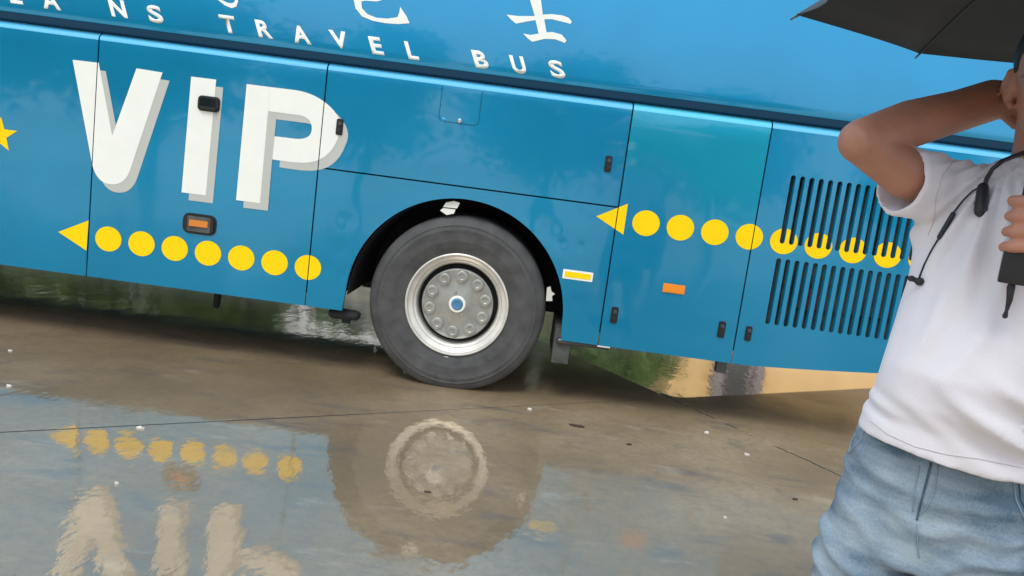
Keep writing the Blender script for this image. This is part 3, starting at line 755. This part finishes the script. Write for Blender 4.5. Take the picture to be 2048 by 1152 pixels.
# litter on the concrete: each scrap a thing of its own
LG = 'pale scraps scattered on the wet concrete'
LIT = [(20, 702, 7, 'small pale scrap at far left edge, beneath the luggage door'), (18, 773, 10, 'flat pale scrap near the left edge at the puddle border'),
       (280, 857, 10, 'white scrap lying on the dark joint line near the reflected dots'), (1059, 819, 10, 'pale scrap just below the tyre, right of the rim reflection'),
       (1495, 910, 9, 'white scrap nearest to the ragged crack beside the man'), (1413, 866, 8, 'small white scrap on the joint, left of the ragged crack'),
       (233, 968, 5, 'tiny white fleck between the reflected letters'),
       (1450, 1036, 6, 'tiny pale fleck on grey concrete at lower right')]
for i, (x, y, s, lab) in enumerate(LIT):
    p = gz(x, y); bm = bmesh.new(); r = s/600*1.0; n = 7; top = []
    rnd = random.Random(i); bot = []
    for k in range(n):
        a = 2*math.pi*k/n; q = r*(.55+.45*rnd.random()); top.append(bm.verts.new((q*math.cos(a)*1.2, q*math.sin(a)*.8, .004+.006*rnd.random()))); bot.append(bm.verts.new((q*math.cos(a)*1.2, q*math.sin(a)*.8, .0005)))
    bm.faces.new(top); bm.faces.new(bot[::-1])
    for k in range(n): bm.faces.new((top[k], bot[k], bot[(k+1) % n], top[(k+1) % n]))
    o = obj('litter_scrap', bm, M['litter'], smooth=False); o.location = (p.x, p.y, 0); tag(o, lab, 'litter', LG)
LEAF = [(1258, 890, 8, 'dark crumpled leaf on brown silt below the mud flap'), (1155, 853, 20, 'flattened brown leaf smear right of the tyre'), (855, 985, 6, 'dark crumb inside the rim reflection'), (1590, 1000, 6, 'dark crumb at lower right beside the denim shorts')]
for i, (x, y, s, lab) in enumerate(LEAF):
    p = gz(x, y); bm = bmesh.new(); rnd = random.Random(i+50); n = 9; r = s/600
    top = []; bot = []
    for k in range(n):
        a = 2*math.pi*k/n; q = r*(.5+.5*rnd.random()); top.append(bm.verts.new((q*math.cos(a)*1.5, q*math.sin(a)*.6, .003+.008*rnd.random()))); bot.append(bm.verts.new((q*math.cos(a)*1.5, q*math.sin(a)*.6, .0005)))
    bm.faces.new(top); bm.faces.new(bot[::-1])
    for k in range(n): bm.faces.new((top[k], bot[k], bot[(k+1) % n], top[(k+1) % n]))
    o = obj('leaf_litter', bm, M['leafl'], smooth=False); o.location = (p.x, p.y, 0); tag(o, lab, 'leaf', 'dark leaf bits on the wet concrete')
# ================================================================== BEYOND THE BUS (seen mirrored in the wet ground)
def leaves(c, rad, n, size, rnd):
    """numpy leaf cloud: many small quads in clumps through an ellipsoid."""
    g = np.random.default_rng(rnd)
    cl = g.normal(size=(26, 3)); cl /= np.linalg.norm(cl, axis=1)[:, None]; cl *= g.uniform(.3, 1, (26, 1))**.6
    idx = g.integers(0, 26, n); off = g.normal(size=(n, 3))*.22
    P = (cl[idx]+off)*np.array(rad)+np.array(c)
    a = g.normal(size=(n, 3)); a /= np.linalg.norm(a, axis=1)[:, None]; b = np.cross(a, g.normal(size=(n, 3))); b /= np.linalg.norm(b, axis=1)[:, None]
    s = (size*g.uniform(.6, 1.4, (n, 1)))
    v = np.stack([P-a*s, P+b*s*.5, P+a*s, P-b*s*.5], 1).reshape(-1, 3)
    me = bpy.data.meshes.new('crown'); me.from_pydata(v.tolist(), [], np.arange(4*n).reshape(-1, 4).tolist()); return me
def tree_data(h, rad, n, size, seed, low):
    crown = leaves((0, 0, low+rad[2]), rad, n, size, seed)
    bm = bmesh.new(); rn = random.Random(seed)
    tube(bm, [(0, 0, -.1), (.05, .02, low*.6), (.0, 0, low+rad[2]*.9)], [.13*h/4, .10*h/4, .04], 10)
    for k in range(6):
        a = k*1.05+rn.random(); z = low*.7+rad[2]*.15*k
        tube(bm, [(0, 0, z), (math.cos(a)*rad[0]*.35, math.sin(a)*rad[1]*.35, z+.3), (math.cos(a)*rad[0]*.75, math.sin(a)*rad[1]*.75, z+.7)], [.05, .035, .012], 7)
    me = bpy.data.meshes.new('trunk'); bm.to_mesh(me); bm.free()
    crown.materials.append(M['leaf']); me.materials.append(M['bark']); return crown, me
TA = tree_data(4, (1.7, 1.5, 1.6), 9000, .10, 3, .9); TBd = tree_data(3, (1.3, 1.2, 1.05), 7000, .08, 5, .25)
TC = tree_data(7, (2.8, 2.4, 2.3), 12000, .15, 9, 1.6)
def tree(data, x, y, s, rz, label, group, name='tree', cat='tree'):
    t = empty(name, label, cat, (x, y, 0), rz, group); t.scale = (s, s, s)
    for me, nm in zip(data, ('crown', 'trunk')): link(nm, me, None, t)
GB = 'trees and shrubs beyond the coach'
for i, (x, y, s, d) in enumerate(((-1.6, 12.6, 1.0, 1), (1.0, 12.0, 1.1, 1), (2.6, 13.4, 1.0, 1), (-.3, 15.5, 1.1, 0), (-3.3, 12.6, 1.0, 1), (-8.3, 12.6, 1.2, 1), (-10.2, 13, 1.1, 1), (-8, 17, 1.2, 0), (-14.5, 15, 1.2, 0), (2.2, 16.6, 1.0, 0))):
    tree(TBd if d else TA, x, y, s, i*1.3, ['low green shrub', 'leafy green tree'][0 if d else 1]+' beyond the coach, mirrored under its '+
         ['middle', 'rear wheel', 'engine door', 'middle, farther back', 'front luggage door', 'front half', 'far left skirt', 'front half, farther back', 'far left skirt, farther back', 'engine door, farther back'][i], GB,
         'shrub' if d else 'tree', 'shrub' if d else 'tree')
# yellow building beyond the rear of the coach
bd = empty('yellow_building', 'long yellow rendered building with grey pillars beyond the rear of the coach', 'building', (3.95, 14, 0))
bm = bmesh.new(); box(bm, (0, 0, -.3), (11, 6, 5.2)); box(bm, (-.15, -.15, 5.2), (11.15, 6.15, 5.45)); obj('wall', bm, M['yellowwall'], bd, smooth=False)
for x0, x1, mm in ((.98, 1.18, 'wall_grey'), (1.95, 2.15, 'wall_grey'), (5.2, 5.5, 'wall_grey'), (8.2, 8.5, 'wall_grey')):
    bm = bmesh.new(); box(bm, (x0, -.22, -.3), (x1, -.003, 5.1), .01); obj('pillar', bm, M[mm], bd)
bm = bmesh.new(); box(bm, (1.2, -.06, 0), (1.93, -.004, 3.4)); dr = obj('door', bm, M['wall_grey'], bd, smooth=False)
bm = bmesh.new(); box(bm, (1.3, -.075, 1.6), (1.83, -.0605, 3.2)); obj('door_glass', bm, M['glass'], dr, smooth=False)
for k in range(2):
    bm = bmesh.new(); box(bm, (6.0+k*3.0, -.05, 3.3), (7.6+k*3.0, -.004, 4.6)); wf = obj('window', bm, M['wall_white'], bd, smooth=False)
    bm = bmesh.new(); box(bm, (6.08+k*3.0, -.06, 3.38), (7.52+k*3.0, -.0505, 4.52)); obj('pane', bm, M['glass'], wf, smooth=False)
bm = bmesh.new(); box(bm, (-24, 22, 0), (3.5, 22.2, 2.8)); wl = obj('boundary_wall', bm, M['wall_white'], smooth=False); tag(wl, 'long white boundary wall behind the shrubs beyond the coach', 'wall')
# behind the photographer, mirrored in the paint
for i, (x, y, s) in enumerate(((-9.5, -16, .95), (-4.5, -18, .9), (.5, -17, .8), (5.5, -19, .72), (11, -19, .7), (-15, -17, 1.0))):
    tree(TC, x, y, s, i*1.1, 'broad green tree across the yard, '+['second from the left', 'third from the left', 'straight behind the viewer', 'right of the viewer', 'farthest right', 'farthest left'][i], 'trees across the yard facing the coach')
# ================================================================== THE MAN
O = Vector((1.30, -3.05, 0)); TH = R(-29)
uu = Vector((math.cos(TH), math.sin(TH), 0)); vv = Vector((-math.sin(TH), math.cos(TH), 0))
def loc(x, y, v=0):
    r = ray(x, y); t = ((O+vv*v-CAM).dot(vv))/r.dot(vv); P = CAM+r*t; return Vector(((P-O).dot(uu), v, P.z))
man = empty('person', 'man in white t-shirt and faded denim shorts with one hand behind his neck, holding umbrella', 'person', O, TH)
# --- body
EL = loc(1722, 283, -.17); EL.z -= 0
SH = Vector((-.125, .005, 1.405)); WR = loc(1985, 200, .105)
HC = Vector((.022, .015, 1.63))
bm = bmesh.new()
tube(bm, [SH, SH.lerp(EL, .5)+Vector((0, -.004, -.012)), EL], [.052, .047, .041], 20)
mid = EL.lerp(WR, .35)+Vector((0, 0, .004))
tube(bm, [EL, mid, EL.lerp(WR, .72), WR], [.043, .047, .042, .042], 20)
ball(bm, EL, (.041, .041, .040))
# raised hand spread behind the neck
tube(bm, [WR, WR+Vector((.045, .02, .0)), WR+Vector((.085, .025, .0))], [(.030, .024), (.042, .018), (.042, .015)], 16)
for k in range(4):
    b0 = WR+Vector((.085, .022, .032-.024*k)); L = (.075, .085, .08, .065)[k]
    tube(bm, [b0, b0+Vector((L*.5, .012, -.004)), b0+Vector((L, -.004, -.010))], [.009, .0085, .007], 10)
tube(bm, [WR+Vector((.02, .01, -.02)), WR+Vector((.05, .01, -.045)), WR+Vector((.085, .01, -.06))], [.012, .011, .008], 10)
# holding arm
SH2 = Vector((.20, .0, 1.40)); EL2 = Vector((.285, -.07, 1.14)); HP = loc(2048, 452, -.235); HX, HV, HZ = HP.x, HP.y, HP.z
WR2 = Vector((HX+.065, HV+.035, HZ-.02))
tube(bm, [SH2, SH2.lerp(EL2, .5), EL2], [.050, .046, .038], 20); tube(bm, [EL2, EL2.lerp(WR2, .35), EL2.lerp(WR2, .75), WR2], [.040, .042, .032, .028], 20)
tube(bm, [WR2, WR2+Vector((-.018, .0, .012)), Vector((HX+.030, HV+.014, HZ))], [(.028, .022), (.038, .018), (.040, .016)], 16)
for k in range(4):
    z = HZ+.040-.0245*k; rr = .0255-.0008*k; pts = []
    for q in range(8):
        a = R(35-q*38); pts.append((HX+rr*math.cos(a)*1.0, HV+rr*math.sin(a)*1.05, z-.0015*q*(.3+.2*k)+.002))
    tube(bm, pts, [.0098, .0104, .0108, .0100, .0106, .0094, .0088, .0078], 12)
tube(bm, [(HX+.035, HV+.0, HZ+.04), (HX+.022, HV-.03, HZ+.060), (HX-.004, HV-.034, HZ+.066)], [.014, .012, .0095], 12)
# torso core, neck, head
loft(bm, [(-.04, 0, .80, .13, .10), (-.035, -.005, .95, .13, .10), (-.01, -.01, 1.15, .13, .10), (.02, 0, 1.33, .15, .09), (.03, .01, 1.42, .12, .06), (.035, .02, 1.46, .06, .05)])
tube(bm, [(.028, .025, 1.40), (.027, .022, 1.50), (.024, .022, 1.58)], [(.062, .064), (.056, .058), (.056, .060)], 24, up=(0, 1, 0))
ball(bm, HC+Vector((0, .008, .035)), (.076, .095, .098), 28)
loft(bm, [(HC.x, -.035, HC.z-.115, .030, .030), (HC.x, -.025, HC.z-.09, .048, .055), (HC.x, -.010, HC.z-.05, .062, .078), (HC.x, .0, HC.z, .068, .085)], sq=2.2)
tube(bm, [HC+Vector((0, -.085, .02)), HC+Vector((0, -.100, -.01)), HC+Vector((0, -.104, -.025))], [.009, .012, .014], 10)       # nose
tube(bm, [HC+Vector((-.022, -.078, -.062)), HC+Vector((0, -.086, -.060)), HC+Vector((.022, -.078, -.062))], [.006, .008, .006], 10)   # lips
for sx in (-1, 1):
    e = HC+Vector((sx*.070, .012, -.010))
    tube(bm, [e+Vector((-.002*sx, .008, .034)), e+Vector((.013*sx, .014, .030)), e+Vector((.020*sx, .018, .004)), e+Vector((.010*sx, .010, -.026)), e+Vector((-.000*sx, .0, -.038))], [.006, .0075, .0072, .0075, .008], 10)
    ball(bm, e+Vector((.004*sx, .010, .000)), (.013, .014, .032), 14)
    tube(bm, [HC+Vector((sx*.045, -.070, .036)), HC+Vector((sx*.02, -.084, .034))], [.007, .008], 8)  # brows
    # legs, feet
    lx = -.04+sx*.085
    tube(bm, [(lx, .0, .82), (lx+sx*.02, -.01, .50), (lx+sx*.02, .01, .30), (lx+sx*.02, .02, .09)], [.080, .058, .050, .035], 20)
bm = mods(bm, voxel=.0042, smooth=3, factor=.5)
body = obj('body', bm, M['skin'], man, smooth='all')
bm = bmesh.new()
ball(bm, HC+Vector((0, .018, .050)), (.083, .098, .098), 32)
for v in list(bm.verts):
    d = v.co-HC; lim = .035 if d.y < -.03 else (.012 if d.y < .03 else -.05)
    if d.z < lim: v.co = HC+Vector((d.x*.88, d.y*.88, lim-.002))
hair = obj('hair', bm, M['hair'], man, smooth='all')
for sx in (-1, 1):
    bm = bmesh.new(); ball(bm, HC+Vector((sx*.031, -.072, .018)), (.013, .011, .011), 16); obj('eye', bm, M['wall_white'], man)
    bm = bmesh.new(); lx = -.04+sx*.105
    tube(bm, [(lx, .05, .045), (lx, -.05, .045), (lx, -.16, .035)], [(.045, .045), (.045, .048), (.034, .042)], 20)
    obj('shoe', bm, M['shoe'], man, smooth='all')
# --- t-shirt
HEM = .925
def shirt_rings(d=0, low=0):
    r = [(-.030, -.02, HEM-.022-low, .172, .150), (-.028, -.02, HEM+.03, .168, .152), (-.016, -.035, .995, .169, .158), (-.008, -.045, 1.06, .170, .160), (.000, -.035, 1.14, .172, .148), (.006, -.02, 1.22, .172, .132),
         (.012, -.008, 1.30, .182, .118), (.018, .0, 1.36, .190, .108), (.024, .008, 1.41, .182, .090), (.030, .014, 1.448, .140, .070), (.034, .018, 1.472, .088, .062), (.036, .02, 1.486, .066, .060)]
    return [(a, b, z, x-d, y-d) for a, b, z, x, y in r]
SE = SH.lerp(EL, .46)                     # sleeve mouth
bm = bmesh.new(); loft(bm, shirt_rings(), 40)
dr_ = (EL-SH).normalized()
SEm = loc(1800, 362, -.085)
tube(bm, [SH+Vector((.05, 0, -.01)), SH+Vector((-.02, -.012, -.004)), SH.lerp(SEm, .6)+Vector((0, 0, -.0)), SEm], [(.068, .072), (.072, .074), (.068, .066), (.070, .066)], 28, round_ends=False)
tube(bm, [SH+Vector((.06, 0, -.02)), loc(1842, 392, -.06)+Vector((.03, .03, 0)), loc(1822, 405, -.08)], [.05, .05, .034], 20, round_ends=True)
tube(bm, [SH2+Vector((-.05, 0, -.01)), SH2+Vector((.01, -.005, -.01)), SH2.lerp(EL2, .7)], [(.070, .072), (.072, .072), (.066, .07)], 28, round_ends=False)
cut = bmesh.new()
loft(cut, [(-.03, -.02, HEM-.16, .165, .146)]+[(a, b, z, x-.010, y-.010) for a, b, z, x, y in shirt_rings()[:3]]+[(.0, -.03, 1.10, .10, .09)], 40)
dS = (SEm-SH.lerp(SEm, .6)).normalized()
tube(cut, [SH.lerp(SEm, .45), SEm, SEm+dS*.06], [.045, .061, .064], 28, round_ends=False)
tube(cut, [SH2.lerp(EL2, .55), SH2.lerp(EL2, .75)], [.055, .064], 28, round_ends=False)
tube(cut, [(.036, .018, 1.44), (.038, .012, 1.52)], [(.060, .056), (.070, .066)], 28, round_ends=False, up=(0, 1, 0))
bm = mods(bm, voxel=.0065, smooth=4, cut=cut)
bm.normal_update()
def rg(t):
    return (.5+.5*math.cos(t))**2.0*1.35-.45
def fold(p):
    x, y, z = p; f = 0
    front = 1 if y < 0 else .5
    n1 = noise.noise((x*5, y*5, z*4))
    # long soft folds falling from the armpit and the shoulder
    a = math.atan2(z-1.50, x+.03); rr = math.hypot(x+.03, z-1.50)
    f += .0055*rg(a*26+n1*3)*math.exp(-((rr-.17)/.12)**2)*front
    # diagonal pulls across the belly to the lower right
    d = (z-.99)+.62*(x-.03); w_ = math.exp(-((x-.10)/.13)**2)*math.exp(-((z-.98)/.08)**2)
    f += .0085*rg(d*88+n1*2.5)*w_
    # gathers at the lower left side
    f += .0022*math.sin(z*150+x*40)*math.exp(-((x+.17)/.05)**2)*math.exp(-((z-.955)/.035)**2)
    f += .0035*noise.noise((x*9, y*9, z*5))+.0012*noise.noise((x*22+3, y*22, z*9))
    c_ = (x+.02)*.8-(z-1.2)*.25; f += .004*rg(c_*95+n1*4)*math.exp(-((z-1.2)/.11)**2)*math.exp(-((x+.07)/.08)**2)*front
    q = Vector(p)
    att = min(1, max(0, ((q-SEm).length-.070)/.06))*min(1, max(.25, (q.z-HEM)/.05))
    return f*(.25+1.95*att)
for v in bm.verts:
    v.co += v.normal*fold(v.co)
    if v.co.z < 1.0:                      # hem droops to the right of the picture
        k = max(0, min(1, (1.0-v.co.z)/.10)); v.co.z -= k*(.012*math.exp(-((v.co.x-.05)/.11)**2)+.03*max(0, v.co.x-.08)/.1)*(1 if v.co.y < .05 else .4)
shirt = obj('t_shirt', bm, M['shirt'], man, smooth='all')
# --- shorts
bm = bmesh.new()
loft(bm, [(-.040, .0, .66, .17, .120), (-.040, .0, .74, .178, .128), (-.038, -.002, .82, .178, .130), (-.035, -.005, .88, .172, .128), (-.034, -.008, .925, .166, .124), (-.034, -.008, .935, .163, .121)], 36)
for sx in (-1, 1):
    lx = -.04+sx*.092
    loft(bm, [(lx+sx*.002, -.01, .43, .096, .118), (lx+sx*.002, -.008, .52, .095, .118), (lx+sx*.008, -.005, .62, .100, .120), (lx, 0, .72, .092, .118), (lx-sx*.01, 0, .80, .08, .11)], 30, 2.2)
cut = bmesh.new()
for sx in (-1, 1):
    lx = -.04+sx*.092; loft(cut, [(lx+sx*.002, -.01, .40, .089, .110), (lx+sx*.002, -.008, .50, .086, .105)], 30, 2.2)
bm = mods(bm, voxel=.0065, smooth=5, cut=cut); bm.normal_update()
for v in bm.verts:
    x, y, z = v.co
    sgn = -1 if x < -.04 else 1
    f = .0085*rg((z*1.0+(x+.04)*sgn*-.38)*95+noise.noise((x*6, y*6, z*6))*5)*math.exp(-((z-.66)/.14)**2)*(1 if y < 0 else .4)
    f += .006*noise.noise((x*7, y*7, z*6))+.0025*noise.noise((x*20, y*20, z*16))
    v.co += v.normal*f
shorts = obj('shorts', bm, M['denim'], man, smooth='all')
from mathutils.bvhtree import BVHTree
def bvh(o): return BVHTree.FromObject(o, bpy.context.evaluated_depsgraph_get())
bpy.context.view_layer.update()
BS = BVHTree.FromPolygons([v.co for v in shorts.data.vertices], [p.vertices for p in shorts.data.polygons])
BT = BVHTree.FromPolygons([v.co for v in shirt.data.vertices], [p.vertices for p in shirt.data.polygons])
IM = Matrix.Rotation(-TH, 4, 'Z') @ Matrix.Translation(-O)
def hitpt(x, y, tree, lift=.003):
    o_ = IM @ CAM; d = (IM.to_3x3() @ ray(x, y)).normalized(); h = tree.ray_cast(o_, d)
    return h[0]-d*lift if h[0] is not None else None
def seam_strip(name, pix, w, tree, material, parent, lift=.0015, n=24):
    pts = []
    for i in range(n+1):
        t = i/n*(len(pix)-1); k = min(int(t), len(pix)-2); t -= k
        p = hitpt(pix[k][0]+(pix[k+1][0]-pix[k][0])*t, pix[k][1]+(pix[k+1][1]-pix[k][1])*t, tree, lift)
        if p is not None: pts.append(p)
    if len(pts) < 2: return
    bm = bmesh.new(); tube(bm, pts, [w]*len(pts), 6, round_ends=False); return obj(name, bm, M[material], parent, smooth='all')
seam_strip('fly_seam', [(1862, 926), (1850, 975), (1838, 1020), (1834, 1040)], .0022, BS, 'denimd', shorts)
seam_strip('crotch_seam', [(1834, 1048), (1835, 1085), (1838, 1115)], .0014, BS, 'stitch', shorts)
seam_strip('fly_stitching', [(1838, 932), (1830, 975), (1826, 1022)], .0013, BS, 'stitch', shorts)
seam_strip('fly_stitching', [(1876, 930), (1868, 985), (1852, 1018), (1838, 1028)], .0013, BS, 'stitch', shorts)
seam_strip('pocket_seam', [(2026, 950), (2032, 1000), (2050, 1040)], .0018, BS, 'stitch', shorts)
seam_strip('pocket_seam', [(2036, 950), (2042, 1000), (2060, 1035)], .0016, BS, 'denimd', shorts)
seam_strip('side_seam', [(1712, 868), (1704, 880), (1698, 905)], .0022, BS, 'stitch', shorts)
seam_strip('waist_seam', [(1700, 905), (1722, 880), (1728, 862)], .0018, BS, 'stitch', shorts)
seam_strip('hem_seam', [(1742, 842), (1775, 868), (1830, 893), (1890, 908), (1960, 918), (2046, 936)], .0009, BT, 'seamw', shirt, .0006, 60)
seam_strip('shoulder_seam', [(1908, 322), (1886, 350), (1872, 395), (1868, 440), (1856, 470)], .0009, BT, 'seamw', shirt, .0006, 40)
# --- neckband with capsule, inline remote and clip: worn cord, things of their own
def cordpts(pix, tree, lift): 
    out = []
    for x, y in pix:
        p = hitpt(x, y, tree, lift)
        if p is None: p = loc(x, y, -.075)
        out.append(p)
    return out
nb = empty('neckband', 'black neckband microphone with thin cable, capsule and clip worn over the white t-shirt', 'neckband', O, TH)
a = [loc(2060, 300, .0), loc(2030, 312, -.05), loc(2005, 322, -.075), loc(1985, 338, -.082)]+cordpts([(1974, 356), (1967, 378)], BT, .009)
bm = bmesh.new(); tube(bm, a, [.0042]*len(a), 10); obj('neck_arc', bm, M['cord'], nb, smooth='all')
b_ = cordpts([(1966, 376), (1962, 422)], BT, .012); bm = bmesh.new(); tube(bm, b_, [.0105, .0120], 16); cp = obj('capsule', bm, M['cord'], nb, smooth='all')
q = cordpts([(1963, 404), (1963, 408)], BT, .013); bm = bmesh.new(); tube(bm, q, [.0126, .0126], 16, round_ends=False); obj('capsule_ring', bm, M['steel'], cp)
import itertools
cpx = [(1963, 372), (1945, 382), (1925, 402), (1905, 428), (1897, 442), (1885, 465), (1878, 475), (1862, 502), (1848, 530), (1838, 556)]
c_ = cordpts(cpx, BT, .005); bm = bmesh.new(); tube(bm, c_, [.0017]*len(c_), 8); obj('cable', bm, M['cord'], nb, smooth='all')
d_ = cordpts([(1906, 428), (1880, 474)], BT, .007); bm = bmesh.new(); tube(bm, d_, [.0045, .0055], 12); obj('inline_remote', bm, M['cord'], nb, smooth='all')
q = loc(1832, 559, -.10); bm = bmesh.new(); ball(bm, loc(1823, 557, -.10), (.007, .007, .006)); ball(bm, loc(1839, 563, -.10), (.009, .008, .008)); tube(bm, [loc(1823, 557, -.10), loc(1839, 563, -.10)], [.0048, .0055], 10)
obj('clip', bm, M['cord'], nb, smooth='all')
# ================================================================== UMBRELLAS
def umbrella(name, label, cx, cy, zr, rad, a0, cloth, hand=None, n=8, group=None):
    rise = .21
    u = empty(name, label, 'umbrella', (cx, cy, 0), 0, group)
    bm = bmesh.new(); K = 10; Sg = 8; rings = []
    def pt(k, s, r):                       # k panel, s across 0..1, r radial 0..1
        t0 = a0+2*math.pi*k/n; t1 = a0+2*math.pi*(k+1)/n
        p0 = Vector((math.cos(t0), math.sin(t0)))*rad; p1 = Vector((math.cos(t1), math.sin(t1)))*rad
        e = p0.lerp(p1, s); sag = 1-.085*4*s*(1-s)*r
        e = e*r*sag; zz = zr+rise*(1-r**1.9)+ -.012*4*s*(1-s)*r
        return (e.x, e.y, zz)
    grid = {}
    for k in range(n):
        for s in range(Sg):
            for r in range(K+1):
                key = (k, s, r) if r else 'c'
                if key not in grid: grid[key] = bm.verts.new(pt(k, s/Sg, r/K))
    def g(k, s, r):
        if r == 0: return grid['c']
        if s == Sg: k, s = (k+1) % n, 0
        return grid[(k, s, r)]
    for k in range(n):
        for s in range(Sg):
            for r in range(K):
                f = [g(k, s, r), g(k, s, r+1), g(k, s+1, r+1), g(k, s+1, r)]
                f = list(dict.fromkeys(f)); bm.faces.new(f)
    bmesh.ops.recalc_face_normals(bm, faces=bm.faces)
    for f in list(bm.faces): pass
    r_ = bmesh.ops.extrude_face_region(bm, geom=list(bm.faces))
    for v in [q for q in r_['geom'] if isinstance(q, bmesh.types.BMVert)]: v.co.z += .0015
    obj('canopy', bm, cloth, u, smooth='all')
    for k in range(n):
        t = a0+2*math.pi*k/n; bm = bmesh.new()
        pts = [(math.cos(t)*rad*r, math.sin(t)*rad*r, zr+rise*(1-r**1.9)-.005) for r in (.02, .25, .5, .75, .93, 1.0)]
        tube(bm, pts, [.0022]*5+[.0016], 6); rb = obj('rib', bm, M['steel'], u, smooth='all')
        bm = bmesh.new(); tp = Vector(pts[-1]); tube(bm, [tp+Vector((0, 0, .003)), tp+Vector((math.cos(t)*.010, math.sin(t)*.010, -.004))], [.0022, .0024], 8); obj('rib_tip', bm, M['steel'], rb, smooth='all')
        bm = bmesh.new(); tube(bm, [(math.cos(t)*rad*.5, math.sin(t)*rad*.5, zr+rise*(1-.5**1.9)-.008), (0.012*math.cos(t), .012*math.sin(t), zr-.02)], [.0016, .0018], 6); obj('strut', bm, M['steel'], rb, smooth='all')
    top = Vector((0, 0, zr+rise)); hb = Vector(hand)-Vector((cx, cy, 0)) if hand is not None else Vector((0, 0, zr-.62))
    bm = bmesh.new(); tube(bm, [top+Vector((0, 0, .05)), top, hb], [.004, .006, .0075], 12); obj('shaft', bm, M['steel'], u, smooth='all')
    return u, hb
hw = O+uu*HX+vv*HV; hw.z = HZ
T1, T2 = gz(1593, 30, 1.75), gz(1838, 107, 1.75)
ch = (T2-T1); rad = ch.length/(2*math.sin(R(22.5))); nn = Vector((ch.y, -ch.x, 0)).normalized(); cen = (T1+T2)/2+nn*rad*math.cos(R(22.5))
a0 = math.atan2(T1.y-cen.y, T1.x-cen.x)
um, hb = umbrella('umbrella', 'open black umbrella held above the man in the white t-shirt', cen.x, cen.y, 1.75, rad, a0, M['umb'], hand=hw)
base = loc(2035, 535, -.235); bw = O+uu*base.x+vv*base.y; bw.z = base.z
hd = Vector((cen.x, cen.y, 0))
gp = bmesh.new(); tube(gp, [hw-hd+Vector((0, 0, .07)), hw-hd+Vector((0, 0, -.04))], [.013, .014], 14)
hnd = obj('handle', gp, M['black'], um, smooth='all')
gp = bmesh.new(); box(gp, (-.025, -.02, -.033), (.025, .02, .033), .005)
bx = obj('handle_block', gp, M['engine'], hnd); bx.data.materials[0] = M['black']
bx.location = (loc(2034, 530, -.235).x, 0, 0); pw = O+uu*loc(2036, 530, -.235).x+vv*(-.235); pw.z = loc(2036, 530, -.235).z
bx.location = pw-hd; bx.rotation_euler = (0, 0, TH)
s_ = [loc(2028, 556, -.24), loc(2022, 575, -.24), loc(2019, 600, -.242), loc(2013, 622, -.24), loc(2010, 632, -.24)]
gp = bmesh.new(); tube(gp, [O+uu*p.x+vv*p.y+Vector((0, 0, p.z))-hd for p in s_], [.004, .0065, .005, .0028, .0045], 10); obj('wrist_strap', gp, M['cord'], hnd, smooth='all')
# second umbrella: its owner stands beside the camera and shows only as a reflection in the paint
um2, hb2 = umbrella('umbrella', 'open lilac umbrella beside the viewer, seen only mirrored in the blue paint', 1.78, -4.98, 2.02, .60, .2, M['umbl'])
p2 = man.copy(); col.objects.link(p2); p2.location = (1.74, -5.02, 0); p2.rotation_euler = (0, 0, R(180)); p2['label'] = 'bystander in grey top under the lilac umbrella beside the viewer, seen only mirrored'
grey = mat('grey_cotton', (.22, .2, .26), .85)
for chd in (body, hair, shirt, shorts):
    c2 = chd.copy(); c2.data = chd.data.copy(); col.objects.link(c2); c2.parent = p2; c2.name = chd.name
    if chd is shirt: c2.data.materials[0] = grey
